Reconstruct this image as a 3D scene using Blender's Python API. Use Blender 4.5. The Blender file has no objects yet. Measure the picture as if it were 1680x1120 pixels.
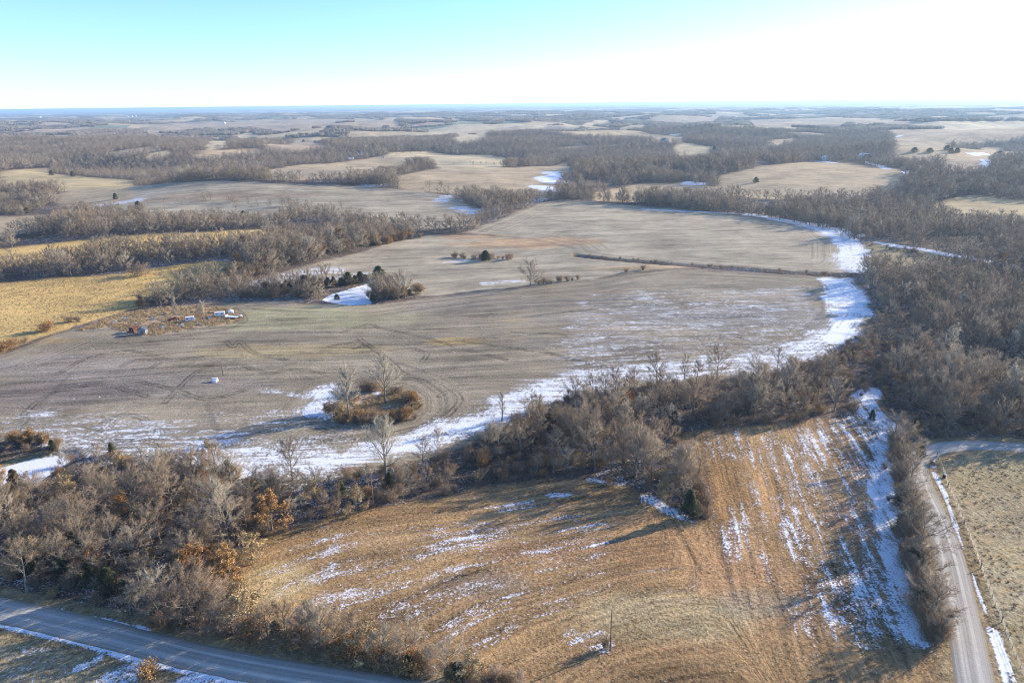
import bpy, math, random
import numpy as np
from mathutils import Vector, Matrix
rng = np.random.default_rng(7); random.seed(7)
C = bpy.context.scene.collection
SC = bpy.context.scene
# ------------------------------------------------------------------ camera, sky, sun, exposure
W0, H0, F0 = 1680.0, 1120.0, 1121.0
PITCH, ROLL, CAMZ = math.radians(19.18), math.radians(0.66), 100.0
fwd = np.array([0, math.cos(PITCH), -math.sin(PITCH)])
up0 = np.array([0, math.sin(PITCH), math.cos(PITCH)])
rt0 = np.array([1.0, 0, 0])
rgt = rt0*math.cos(ROLL) - up0*math.sin(ROLL)
upv = up0*math.cos(ROLL) + rt0*math.sin(ROLL)
cam = bpy.data.cameras.new('camera'); camo = bpy.data.objects.new('camera', cam); C.objects.link(camo)
cam.sensor_width = 36.0; cam.lens = 36.0*F0/W0; cam.clip_start = 0.5; cam.clip_end = 200000
M = Matrix(((rgt[0], upv[0], -fwd[0], 0), (rgt[1], upv[1], -fwd[1], 0), (rgt[2], upv[2], -fwd[2], CAMZ), (0, 0, 0, 1)))
camo.matrix_world = M; SC.camera = camo
SUN_EL, SUN_AZ = math.radians(17.0), math.radians(64)       # azimuth clockwise from +Y
w = bpy.data.worlds.new('World'); SC.world = w; w.use_nodes = True
nt = w.node_tree; bg = nt.nodes['Background']
sky = nt.nodes.new('ShaderNodeTexSky'); sky.sky_type = 'NISHITA'; sky.sun_disc = False
sky.sun_elevation = SUN_EL; sky.sun_rotation = SUN_AZ; sky.altitude = 300; sky.air_density = 0.8; sky.dust_density = 0.3; sky.ozone_density = 4.5
tn = nt.nodes.new('ShaderNodeMix'); tn.data_type = 'RGBA'; tn.blend_type = 'MULTIPLY'; tn.inputs[0].default_value = 1; tn.inputs[7].default_value = (1.03, 1.02, 1.07, 1)
nt.links.new(sky.outputs[0], tn.inputs[6]); nt.links.new(tn.outputs[2], bg.inputs[0]); bg.inputs[1].default_value = 0.15
sd = bpy.data.lights.new('sun', 'SUN'); sd.energy = 4.8; sd.angle = math.radians(0.6); sd.color = (1.0, 0.87, 0.70)
so = bpy.data.objects.new('sun', sd); C.objects.link(so)
sv = Vector((math.sin(SUN_AZ)*math.cos(SUN_EL), math.cos(SUN_AZ)*math.cos(SUN_EL), math.sin(SUN_EL)))
so.rotation_euler = sv.to_track_quat('Z', 'Y').to_euler(); so.location = (0, 0, 300)
SC.view_settings.view_transform = 'Standard'; SC.view_settings.look = 'None'; SC.view_settings.gamma = 1
SC.view_settings.exposure = 1.0
SC.render.engine = 'CYCLES'
cy = SC.cycles
cy.max_bounces = 4; cy.diffuse_bounces = 2; cy.glossy_bounces = 1; cy.transmission_bounces = 2; cy.volume_bounces = 1; cy.transparent_max_bounces = 8
cy.use_denoising = True; cy.use_adaptive_sampling = False
cy.sample_clamp_indirect = 3.0
cy.filter_width = 1.1
# ------------------------------------------------------------------ noise and terrain height
def _h(ix, iy, s):
    n = (ix.astype(np.int64)*374761393 + iy.astype(np.int64)*668265263 + s*982451653) & 0xffffffff
    n = ((n ^ (n >> 13))*1274126177) & 0xffffffff
    n = n ^ (n >> 16)
    return (n & 0xffff)/65535.0
def vnoise(x, y, s=0):
    x = np.asarray(x, float); y = np.asarray(y, float)
    ix = np.floor(x); iy = np.floor(y); fx = x-ix; fy = y-iy
    fx = fx*fx*fx*(fx*(fx*6-15)+10); fy = fy*fy*fy*(fy*(fy*6-15)+10)
    a = _h(ix, iy, s); b = _h(ix+1, iy, s); c = _h(ix, iy+1, s); d = _h(ix+1, iy+1, s)
    return (a*(1-fx)+b*fx)*(1-fy) + (c*(1-fx)+d*fx)*fy
def fbm(x, y, s=0, o=3):
    t = 0; a = 0.5; n = 0
    for k in range(o):
        t = t + a*vnoise(x*2**k+k*17.3, y*2**k-k*9.1, s+k); n += a; a *= .5
    return t/n
def sstep(a, b, x):
    t = np.clip((x-a)/(b-a), 0, 1); return t*t*(3-2*t)
HILLS = [(-330, 870, 240, 120, 13), (600, 1300, 330, 170, 16), (-120, 1700, 500, 250, 12), (900, 2300, 600, 300, 14), (-900, 1500, 400, 260, 12)]
def hgt(x, y):
    x = np.asarray(x, float); y = np.asarray(y, float)
    r = np.hypot(x, y)
    a = sstep(500, 1700, r)*64*sstep(16000, 7000, r)+sstep(9000, 16000, r)*20
    h = a*(fbm(x/560.0+3.1, y/430.0+7.7, 11, 3)-0.5)
    h = h + sstep(60, 200, r)*1.6*(vnoise(x/75.0, y/60.0, 5)-0.5) + sstep(150, 400, r)*6.5*(vnoise(x/170.0, y/120.0, 6)-0.5)
    for hx, hy, ax, ay, hh in HILLS:
        h = h + hh*np.exp(-((x-hx)/ax)**2-((y-hy)/ay)**2)
    return h - r*r/(2*5.0e7)
def rays(px):
    px = np.atleast_2d(np.asarray(px, float))
    dx = (px[:, 0]-W0/2)/F0; dy = -(px[:, 1]-H0/2)/F0
    return fwd[None]+dx[:, None]*rgt[None]+dy[:, None]*upv[None]
_T = np.geomspace(30, 60000, 1500)
def G(px, lift=0.0):
    """photo pixels -> points on the ground (first hit of each sight line)"""
    d = rays(px); out = np.zeros((len(d), 2)); lift = np.broadcast_to(np.asarray(lift, float), (len(d),))
    for i, v in enumerate(d):
        z = CAMZ+v[2]*_T; hh = hgt(v[0]*_T, v[1]*_T)+lift[i]
        k = np.argmax(z <= hh) if (z <= hh).any() else len(_T)-1
        a, b = _T[max(k-1, 0)], _T[k]
        for _ in range(14):
            m = .5*(a+b)
            if CAMZ+v[2]*m <= hgt(v[0]*m, v[1]*m)+lift[i]: b = m
            else: a = m
        out[i] = v[0]*b, v[1]*b
    return out
def project(x, y, z):
    p = np.stack([x, y, np.asarray(z)-CAMZ], -1)
    d = p@fwd
    return W0/2+F0*(p@rgt)/d, H0/2-F0*(p@upv)/d, d
# ------------------------------------------------------------------ polygons and distances
def inside(P, x, y):
    c = np.zeros(np.shape(x), bool); n = len(P)
    for i in range(n):
        x1, y1 = P[i]; x2, y2 = P[(i+1) % n]
        if y1 == y2: continue
        t = ((y1 > y) != (y2 > y)) & (x < (x2-x1)*(y-y1)/(y2-y1)+x1)
        c ^= t
    return c
def segdist(P, x, y, closed=True):
    d = np.full(np.shape(x), 1e12); n = len(P)
    for i in range(n if closed else n-1):
        ax, ay = P[i]; bx, by = P[(i+1) % n]
        vx, vy = bx-ax, by-ay; L = vx*vx+vy*vy+1e-9
        t = np.clip(((x-ax)*vx+(y-ay)*vy)/L, 0, 1)
        d = np.minimum(d, (x-ax-t*vx)**2+(y-ay-t*vy)**2)
    return np.sqrt(d)
def sdf(P, x, y, m=60.0):
    """signed distance, positive inside; far points get -1e3"""
    P = np.asarray(P); out = np.full(np.shape(x), -1e3)
    k = (x > P[:, 0].min()-m) & (x < P[:, 0].max()+m) & (y > P[:, 1].min()-m) & (y < P[:, 1].max()+m)
    if k.any():
        xs, ys = x[k], y[k]; d = segdist(P, xs, ys); d[~inside(P, xs, ys)] *= -1; out[k] = d
    return out
def pdist(P, x, y, m=40.0):
    P = np.asarray(P); out = np.full(np.shape(x), 1e3)
    k = (x > P[:, 0].min()-m) & (x < P[:, 0].max()+m) & (y > P[:, 1].min()-m) & (y < P[:, 1].max()+m)
    if k.any(): out[k] = segdist(P, x[k], y[k], False)
    return out
def world_poly(px, lift=0.0):
    px = np.asarray(px, float); n = len(px)
    if lift:
        lo = []
        for i in range(n):
            a = px[(i-1) % n]; b = px[i]; c = px[(i+1) % n]
            x, y = b[0], b[1]
            up = inside(px, np.array([x+.01]), np.array([y-.6]))[0] or inside(px, np.array([x-.01]), np.array([y-.6]))[0]
            dn = inside(px, np.array([x+.01]), np.array([y+.6]))[0] or inside(px, np.array([x-.01]), np.array([y+.6]))[0]
            lo.append(lift if (up and not dn) else (lift*.5 if (not up and not dn) else 0))
        return G(px, np.array(lo))
    return G(px)
# class: (albedo, rows strength, grass clumps)
CLS = {
 'stub':   ((.275, .226, .155), 1.0, .35),
 'stub2':  ((.380, .318, .220), .85, .25),
 'gold':   ((.620, .425, .155), .15, 1.0),
 'meadow': ((.330, .208, .098), 1.15, .7),
 'past':   ((.350, .285, .160), .1, 1.0),
 'tan':    ((.450, .345, .210), .35, .4),
 'pink':   ((.430, .325, .210), .3, .4),
 'straw':  ((.560, .450, .270), .2, .5),
 'weed':   ((.420, .305, .200), 0., 1.0),
 'verge':  ((.270, .240, .130), .1, .8),
 'dull':   ((.480, .375, .200), .2, .6),
 'dark':   ((.200, .150, .100), 0., 1.0),
}
OPEN = [  # name, class, photo polygon, lift of its near edge over the trees in front
 ('main', 'stub', [(-260, 640), (0, 583), (100, 546), (160, 530), (210, 512), (300, 500), (340, 494), (420, 494), (520, 498), (610, 499), (650, 494), (720, 486), (790, 478), (860, 471), (960, 461), (1040, 448), (1110, 441), (1200, 444), (1290, 449), (1340, 453), (1395, 456), (1418, 485), (1428, 515), (1400, 548), (1350, 578), (1300, 596), (1200, 612), (1100, 622), (1040, 625), (960, 632), (890, 650), (860, 668), (800, 700), (760, 720), (700, 742), (640, 755), (560, 772), (480, 778), (430, 774), (380, 752), (330, 742), (260, 740), (200, 738), (140, 735), (90, 722), (40, 713), (0, 710), (-260, 700)], 2.5),
 ('upper', 'stub2', [(882, 333), (915, 328), (1000, 333), (1100, 341), (1200, 352), (1300, 365), (1370, 382), (1402, 400), (1407, 430), (1395, 446), (1340, 447), (1200, 438), (1100, 431), (1000, 423), (945, 417), (935, 405), (870, 392), (790, 385), (760, 382), (820, 360)], 0),
 ('middle', 'stub2', [(415, 462), (480, 443), (560, 422), (640, 399), (700, 386), (790, 385), (870, 393), (935, 406), (945, 418), (1000, 424), (1100, 432), (1180, 438), (1110, 440), (1040, 447), (960, 460), (860, 470), (790, 477), (720, 485), (690, 486), (640, 470), (600, 462), (540, 462), (470, 465)], 0),
 ('gold', 'gold', [(-400, 500), (0, 464), (60, 459), (200, 449), (300, 434), (345, 429), (385, 432), (372, 446), (330, 462), (290, 482), (230, 503), (150, 526), (100, 543), (60, 555), (0, 580), (-260, 636)], 0),
 ('goldstrip', 'gold', [(-300, 440), (0, 409), (60, 402), (120, 395), (200, 387), (300, 381), (400, 377), (470, 377), (485, 380), (400, 388), (280, 396), (120, 407), (0, 422), (-300, 460)], 7),
 ('hill', 'stub2', [(120, 325), (180, 306), (300, 299), (450, 301), (600, 306), (700, 314), (745, 324), (790, 338), (780, 352), (700, 359), (620, 352), (600, 337), (520, 332), (470, 333), (440, 350), (330, 346), (250, 338), (160, 338)], 9),
 ('leftyellow', 'dull', [(0, 282), (40, 277), (80, 276), (85, 285), (140, 290), (222, 291), (210, 297), (100, 299), (0, 298)], 11),
 ('leftshade', 'tan', [(85, 312), (150, 308), (222, 304), (215, 313), (130, 323), (100, 322)], 11),
 ('leftlow', 'tan', [(-200, 360), (0, 354), (90, 352), (92, 361), (0, 368), (-200, 375)], 11),
 ('centre', 'tan', [(648, 284), (700, 278), (760, 272), (850, 276), (930, 265), (945, 270), (930, 285), (915, 296), (900, 313), (860, 312), (760, 306), (690, 300), (655, 294)], 10),
 ('centretop', 'straw', [(638, 251), (700, 247), (780, 254), (860, 261), (872, 266), (800, 270), (720, 268), (670, 263), (632, 259)], 9),
 ('farmland', 'tan', [(430, 276), (500, 270), (560, 266), (620, 257), (690, 258), (720, 264), (640, 272), (600, 277), (540, 281), (440, 282)], 10),
 ('righthill', 'tan', [(1180, 288), (1260, 272), (1330, 265), (1400, 267), (1470, 277), (1492, 285), (1470, 297), (1390, 306), (1300, 310), (1230, 307), (1180, 300)], 11),
 ('rightmid', 'tan', [(970, 308), (1050, 300), (1130, 298), (1145, 304), (1205, 303), (1185, 309), (1100, 311), (1040, 315), (980, 313)], 11),
 ('clear', 'straw', [(1100, 240), (1120, 234), (1168, 238), (1163, 245), (1110, 248)], 10),
 ('rightfar', 'pink', [(1468, 214), (1530, 212), (1600, 213), (1700, 211), (1850, 213), (1850, 222), (1700, 220), (1640, 226), (1560, 222), (1500, 226), (1472, 228)], 9),
 ('rightfar1', 'tan', [(1470, 227), (1560, 223), (1620, 228), (1562, 234), (1556, 240), (1640, 243), (1700, 248), (1620, 251), (1560, 252), (1500, 257), (1468, 253)], 9),
 ('rightfar3', 'straw', [(1500, 203), (1560, 199), (1660, 198), (1850, 200), (1850, 206), (1660, 206), (1560, 208)], 8),
 ('rightfar2', 'pink', [(1545, 260), (1610, 257), (1628, 268), (1600, 276), (1550, 272)], 10),
 ('rightorange', 'dull', [(1530, 326), (1600, 320), (1670, 328), (1760, 340), (1760, 348), (1640, 345), (1560, 337)], 11),
 ('clearing', 'past', [(1415, 398), (1450, 396), (1500, 408), (1560, 424), (1570, 434), (1500, 438), (1440, 434), (1418, 434)], 0),
 ('a1', 'pink', [(50, 214), (100, 211), (148, 208), (152, 211), (100, 216), (55, 218)], 8),
 ('a2', 'pink', [(222, 212), (270, 206), (330, 203), (420, 198), (540, 197), (560, 206), (500, 211), (420, 207), (330, 209), (300, 214), (240, 218)], 8),
 ('a3', 'straw', [(330, 236), (350, 231), (378, 230), (372, 234), (340, 239)], 9),
 ('a4', 'straw', [(235, 253), (275, 247), (282, 249), (245, 256)], 9),
 ('a5', 'tan', [(315, 252), (330, 248), (420, 243), (430, 246), (340, 255)], 9),
 ('a6', 'tan', [(175, 247), (250, 240), (262, 243), (190, 251)], 9),
 ('a7', 'straw', [(375, 221), (420, 217), (428, 221), (385, 225)], 9),
 ('b1', 'pink', [(430, 233), (500, 227), (512, 231), (545, 239), (480, 244), (440, 238)], 9),
 ('b2', 'pink', [(560, 200), (650, 199), (658, 206), (590, 209)], 8),
 ('b3', 'straw', [(700, 212), (780, 204), (900, 200), (895, 207), (760, 213), (710, 217)], 8),
 ('b4', 'straw', [(738, 227), (770, 219), (802, 221), (785, 228), (755, 231)], 9),
 ('b5', 'pink', [(775, 213), (850, 207), (855, 214), (790, 219)], 8),
 ('c2', 'straw', [(925, 202), (1000, 196), (1005, 200), (960, 207), (930, 207)], 8),
 ('c3', 'tan', [(1012, 211), (1060, 203), (1068, 206), (1020, 215)], 8),
 ('c4', 'pink', [(1065, 193), (1180, 191), (1175, 199), (1080, 199)], 8),
 ('c5', 'tan', [(1040, 219), (1080, 221), (1120, 225), (1122, 231), (1080, 229), (1045, 223)], 9),
 ('c6', 'pink', [(1070, 255), (1140, 250), (1190, 250), (1172, 255), (1090, 259)], 9),
 ('c7', 'pink', [(1230, 202), (1470, 204), (1470, 198), (1300, 195), (1230, 196)], 8),
 ('c8', 'tan', [(1260, 229), (1300, 227), (1310, 231), (1270, 236)], 9),
 ('meadow', 'meadow', [(1095, 712), (1180, 704), (1300, 692), (1380, 686), (1405, 680), (1395, 660), (1425, 638), (1450, 640), (1452, 668), (1482, 690), (1466, 720), (1450, 770), (1458, 850), (1475, 920), (1492, 980), (1512, 1048), (1540, 1060), (1570, 1130), (1600, 1300), (1000, 1300), (870, 1135), (760, 1095), (640, 1068), (540, 1042), (440, 1015), (375, 995), (395, 975), (400, 905), (450, 872), (560, 842), (700, 818), (800, 797), (900, 787), (1000, 790), (1070, 812), (1125, 850), (1168, 850), (1165, 800), (1125, 750)], 0),
 ('pasture', 'past', [(1532, 752), (1560, 742), (1600, 739), (1700, 742), (2400, 770), (2400, 1500), (1720, 1300), (1634, 1120), (1600, 1010), (1570, 900), (1540, 800)], 0),
 ('roadfield', 'past', [(-300, 980), (-200, 978), (0, 1016), (130, 1048), (250, 1078), (360, 1104), (480, 1125), (700, 1165), (1200, 1235), (1200, 1800), (-900, 1500), (-700, 960)], 0),
 ('ice', 'verge', [(-120, 772), (0, 755), (60, 742), (112, 738), (124, 750), (95, 768), (60, 790), (0, 797), (-120, 820)], 0),
 ('roadright_corridor', 'verge', [(1502, 738), (1530, 722), (1590, 719), (1700, 726), (1900, 740), (1900, 760), (1700, 745), (1600, 741), (1560, 745), (1535, 760), (1575, 900), (1605, 1010), (1640, 1120), (1740, 1320), (1600, 1320), (1570, 1120), (1550, 1000), (1528, 880), (1508, 800), (1498, 765)], 0),
]
OPENW = [(n, c, world_poly(p, l)) for n, c, p, l in OPEN]
POLY = {n: p for n, c, p in OPENW}
ROAD_LEFT = G([(-420, 920), (-200, 958), (0, 1000), (120, 1027), (230, 1054), (330, 1079), (450, 1102), (600, 1126), (800, 1155), (1100, 1200)])
ROAD_RIGHT = G([(1990, 752), (1800, 740), (1680, 734), (1600, 730), (1555, 733), (1520, 742), (1503, 762), (1512, 800), (1535, 850), (1556, 910), (1572, 980), (1585, 1040), (1600, 1120), (1640, 1300)])
def smooth_line(P, step=2.0):
    P = np.asarray(P); t = [0]
    for a, b in zip(P[:-1], P[1:]): t.append(t[-1]+max(np.hypot(*(b-a)), 1e-3)**.5)
    t = np.array(t); out = []
    for i in range(len(P)-1):
        p0 = P[max(i-1, 0)]; p1 = P[i]; p2 = P[i+1]; p3 = P[min(i+2, len(P)-1)]
        n = max(2, int(np.hypot(*(p2-p1))/step))
        for k in range(n):
            u = k/n
            m1 = (p2-p0)*.5; m2 = (p3-p1)*.5
            sc = np.hypot(*(p2-p1))
            m1 = m1/max(np.hypot(*m1), 1e-6)*min(np.hypot(*m1), sc); m2 = m2/max(np.hypot(*m2), 1e-6)*min(np.hypot(*m2), sc)
            out.append((2*u**3-3*u**2+1)*p1+(u**3-2*u**2+u)*m1+(-2*u**3+3*u**2)*p2+(u**3-u**2)*m2)
    out.append(P[-1]); return np.array(out)
ROAD_LEFT = smooth_line(ROAD_LEFT); ROAD_RIGHT = smooth_line(ROAD_RIGHT)
RL2, RR2 = ROAD_LEFT[::3], ROAD_RIGHT[::3]
# blobs of another soil or grass: centre px, half-width m, half-depth m, albedo, strength
BLOBS = [((760, 560), 16, 7, (.42, .30, .13), .8), ((850, 525), 9, 4, (.38, .27, .14), .7), ((870, 398), 60, 22, (.44, .29, .16), .95), ((770, 388), 30, 14, (.44, .29, .16), .8),
 ((500, 520), 60, 22, (.33, .30, .17), .8), ((480, 575), 45, 9, (.40, .31, .16), .7), ((200, 635), 50, 16, (.25, .21, .18), .6), ((1250, 520), 60, 24, (.22, .20, .17), .75), ((1050, 520), 60, 16, (.25, .22, .18), .6),
 ((100, 600), 40, 14, (.31, .26, .22), .6), ((60, 650), 40, 14, (.20, .16, .13), .6), ((820, 500), 60, 16, (.22, .185, .15), .6), ((950, 565), 40, 10, (.22, .19, .155), .55), ((560, 600), 40, 8, (.36, .30, .20), .5), ((1180, 470), 60, 20, (.35, .30, .22), .6), ((320, 322), 90, 26, (.36, .26, .16), .7), ((430, 322), 60, 20, (.36, .26, .17), .6), ((1180, 790), 16, 12, (.40, .235, .10), .9), ((1220, 830), 14, 8, (.40, .235, .10), .7),
 ((1000, 860), 20, 6, (.42, .25, .115), .8), ((1150, 910), 20, 9, (.40, .235, .11), .85), ((1230, 960), 14, 9, (.40, .24, .12), .8), ((900, 905), 18, 5, (.38, .22, .11), .7), ((1300, 1010), 14, 6, (.38, .235, .12), .5), ((640, 890), 14, 4, (.40, .26, .13), .6),
 ((450, 960), 10, 8, (.46, .35, .17), .7), ((1080, 1010), 20, 8, (.42, .34, .19), .7), ((780, 960), 14, 5, (.28, .21, .15), .6), ((1290, 720), 15, 4, (.42, .27, .12), .7), ((1100, 438), 60, 6, (.50, .36, .20), .9), ((1240, 990), 9, 5, (.30, .25, .17), .6),
 ((1420, 760), 5, 6, (.22, .13, .09), .7), ((1405, 850), 6, 8, (.25, .15, .10), .6), ((30, 560), 30, 6, (.50, .35, .14), .6), ((1640, 850), 22, 12, (.34, .27, .17), .5), ((1620, 960), 14, 10, (.44, .37, .24), .5)]
BLOBW = [(G([p])[0], a, b, np.array(c), s) for p, a, b, c, s in BLOBS]
YARD = G([(120, 545), (150, 530), (200, 513), (260, 505), (330, 500), (380, 505), (402, 516), (400, 526), (370, 533), (330, 537), (290, 545), (240, 552), (215, 548), (170, 538)])
ISLAND = G([(542, 668), (560, 648), (610, 636), (660, 638), (684, 655), (684, 672), (665, 686), (620, 694), (575, 698), (550, 690)])
DITCH = smooth_line(G([(945, 419), (1000, 425), (1100, 433), (1200, 440), (1290, 447), (1345, 450), (1400, 452)]), 6)
GULLY = [smooth_line(G(p), 4) for p in ([(1060, 512), (1110, 530), (1160, 548), (1200, 558), (1250, 578)], [(880, 570), (940, 590), (1000, 604), (1050, 615)], [(985, 540), (1005, 575), (1020, 600)], [(340, 665), (350, 690), (365, 725)], [(130, 600), (60, 670), (20, 720)], [(590, 560), (640, 590), (700, 610)])]
# snow: (px points, half width m, density)  and regions (px polygon, density)
SNOWL = [([(330, 748), (430, 762), (500, 761), (580, 750), (650, 733), (720, 712), (780, 690), (830, 668), (870, 652), (910, 640)], 6.6, .82),
 ([(60, 712), (140, 733), (250, 742), (340, 748)], 7, .55), ([(180, 722), (300, 733), (420, 750), (520, 750)], 12, .52),
 ([(910, 636), (960, 624), (1050, 612), (1150, 603), (1250, 594), (1330, 570), (1385, 545)], 9, .68),
 ([(1230, 352), (1290, 362), (1340, 370)], 8, .95), ([(1340, 370), (1385, 385)], 14, .9), ([(1385, 385), (1398, 410), (1398, 440)], 9, .9),
 ([(1060, 343), (1130, 347), (1230, 352)], 5, .68), ([(430, 640), (500, 650), (540, 640)], 2.0, .5),
 ([(1432, 640), (1415, 655), (1412, 668), (1440, 690), (1466, 705), (1452, 735), (1446, 765), (1450, 820), (1458, 870), (1472, 930), (1486, 985), (1502, 1040)], 3.2, .95),
 ([(1400, 700), (1430, 760), (1436, 830), (1448, 900), (1460, 960), (1470, 1010)], 8, .45), ([(1400, 960), (1440, 985), (1470, 1000)], 6, .62), ([(1340, 730), (1420, 690)], 9, .52), ([(1220, 735), (1300, 740), (1360, 790)], 8, .42),
 ([(1230, 880), (1270, 850), (1330, 860), (1380, 900)], 9, .42), ([(1065, 818), (1100, 838), (1122, 845)], 1.5, .8), ([(968, 787), (1020, 796)], 1.4, .7), ([(905, 812), (930, 812)], 1.2, .6), ([(820, 835), (870, 825)], 1.6, .5),
 ([(530, 960), (545, 900), (560, 880)], 2.0, .5), ([(560, 915), (640, 912), (720, 895), (790, 880)], 5.5, .30), ([(640, 985), (740, 1000), (810, 1020)], 4.5, .34), ([(740, 905), (780, 940), (840, 960)], 3.5, .33), ([(940, 1045), (985, 1050)], 2.0, .55), ([(480, 975), (560, 975), (640, 970)], 4, .42), ([(1340, 1000), (1400, 1020)], 6, .5),
 ([(700, 875), (730, 870)], 1.0, .55),
 ([(-100, 995), (0, 1022), (70, 1040), (130, 1053), (190, 1070), (250, 1086), (330, 1104), (430, 1124)], 1.0, 1.0), ([(150, 1012), (200, 1024), (240, 1033)], .8, .85), ([(95, 1000), (120, 1008)], .6, .8), ([(130, 1095), (160, 1080)], 1.2, .8), ([(175, 1118), (225, 1100)], 2.2, .8), ([(30, 1070), (90, 1065)], 1.0, .5), ([(300, 1118), (360, 1122)], 2, .8), ([(240, 1070), (300, 1085)], 1.5, .6),
 ([(1556, 738), (1540, 744), (1530, 752), (1530, 765)], .7, 1.0), ([(1532, 775), (1545, 800), (1552, 815)], .8, 1.1), ([(1545, 800), (1562, 845), (1568, 865)], .5, 1.0), ([(1568, 865), (1580, 900)], .3, .9), ([(1596, 942), (1604, 970), (1618, 1005)], .3, 1.0), ([(1628, 1035), (1640, 1068), (1655, 1115), (1672, 1160)], .9, 1.1), ([(1563, 1075), (1568, 1100)], .3, .7),
 ([(1440, 398), (1480, 405), (1560, 418), (1640, 432), (1720, 448)], 4, 1.0),
 ([(800, 346), (850, 335), (880, 327)], 14, .62), ([(730, 322), (725, 330)], 8, .7), ([(750, 340), (780, 350)], 9, .7), ([(905, 283), (920, 291)], 12, 1.0), ([(900, 292), (915, 300)], 16, 1.0), ([(885, 306), (905, 312)], 12, .9), ([(600, 305), (630, 304)], 8, .6), ([(730, 430), (765, 427)], 3, .6), ([(800, 465), (850, 461)], 3.5, .62), ([(430, 462), (480, 452), (540, 444)], 8, .64), ([(520, 462), (580, 450), (600, 448)], 3, .6),
 ([(990, 241), (1028, 236)], 9, 1.0), ([(1003, 247), (1018, 244)], 6, 1.0), ([(1108, 221), (1130, 218)], 16, 1.0), ([(1425, 266), (1440, 271), (1455, 277)], 5, 1.0), ([(1345, 265), (1365, 267)], 6, 1.0), ([(1425, 229), (1475, 223)], 10, .9), ([(1130, 300), (1145, 302)], 10, 1.0), ([(1620, 262), (1625, 275)], 8, 1.0), ([(1545, 305), (1580, 311)], 4, 1.0), ([(200, 332), (228, 328)], 8, .7), ([(165, 336), (185, 334)], 6, .6),
 ([(590, 690), (625, 672), (640, 664)], 1.4, .9), ([(640, 664), (650, 668)], 2.2, .8), ([(605, 640), (620, 644)], 1.6, .9)]
SNOWR = [([(1345, 457), (1395, 457), (1420, 487), (1430, 515), (1402, 550), (1350, 580), (1290, 600), (1250, 603), (1300, 580), (1345, 555), (1365, 530), (1352, 490)], 1.0),
 ([(960, 480), (1340, 470), (1350, 540), (1250, 600), (1000, 618), (900, 600)], .36), ([(0, 680), (150, 670), (430, 700), (440, 760), (0, 715)], .36), ([(500, 652), (545, 628), (550, 640), (546, 690), (515, 685), (495, 672)], .82), ([(250, 690), (440, 668), (540, 700), (330, 745)], .36),
 ([(1200, 715), (1420, 690), (1445, 880), (1480, 1040), (1330, 1040), (1290, 900)], .34), ([(460, 870), (1000, 830), (1000, 960), (820, 1060), (420, 990)], .29), ([(0, 1060), (300, 1120), (100, 1180), (-100, 1100)], .34)]
ICE = [[(-120, 776), (0, 762), (60, 748), (105, 743), (116, 750), (90, 766), (60, 788), (0, 793), (-120, 815)], [(528, 489), (545, 480), (575, 471), (602, 464), (609, 470), (609, 496), (580, 498), (548, 495)],
 [(33, 322), (70, 319), (78, 324), (38, 328)], [(1583, 251), (1612, 250), (1628, 254), (1600, 256)], [(1478, 281), (1498, 280), (1504, 284), (1485, 286)], [(1196, 380), (1196, 380.1), (1196.1, 380)]][:5]
SNOWLW = [(G(p), hw, d) for p, hw, d in SNOWL]; SNOWRW = [(G(p), d) for p, d in SNOWR]; ICEW = [G(p) for p in ICE]
def is_wood_far(x, y):
    """far mosaic of woods and fields, past the traced ground; value > 0 is wood"""
    r = np.hypot(x, y)
    n = fbm((x+.3*y)/300.0, y/340.0, 31, 3); n2 = fbm(x/1300.0+5, y/1300.0, 41, 2)
    thr = .50*0+np.interp(r, [0, 900, 1300, 2000, 3000, 4500, 9000, 20000], [-9, -9, .395, .44, .475, .495, .505, .49])
    a = (x*.94+y*.34)/300.0; b = (y*.94-x*.34)/360.0
    la = (np.abs((a+.5) % 1-.5)*300 < 11) & (_h(np.floor(a+.5), np.floor(b), 5) > .45); lb = (np.abs((b+.5) % 1-.5)*360 < 15) & (_h(np.floor(a), np.floor(b+.5), 6) > .4)
    return n*.66+n2*.34 - thr+.12*(la | lb)*(r > 1900)
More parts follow.
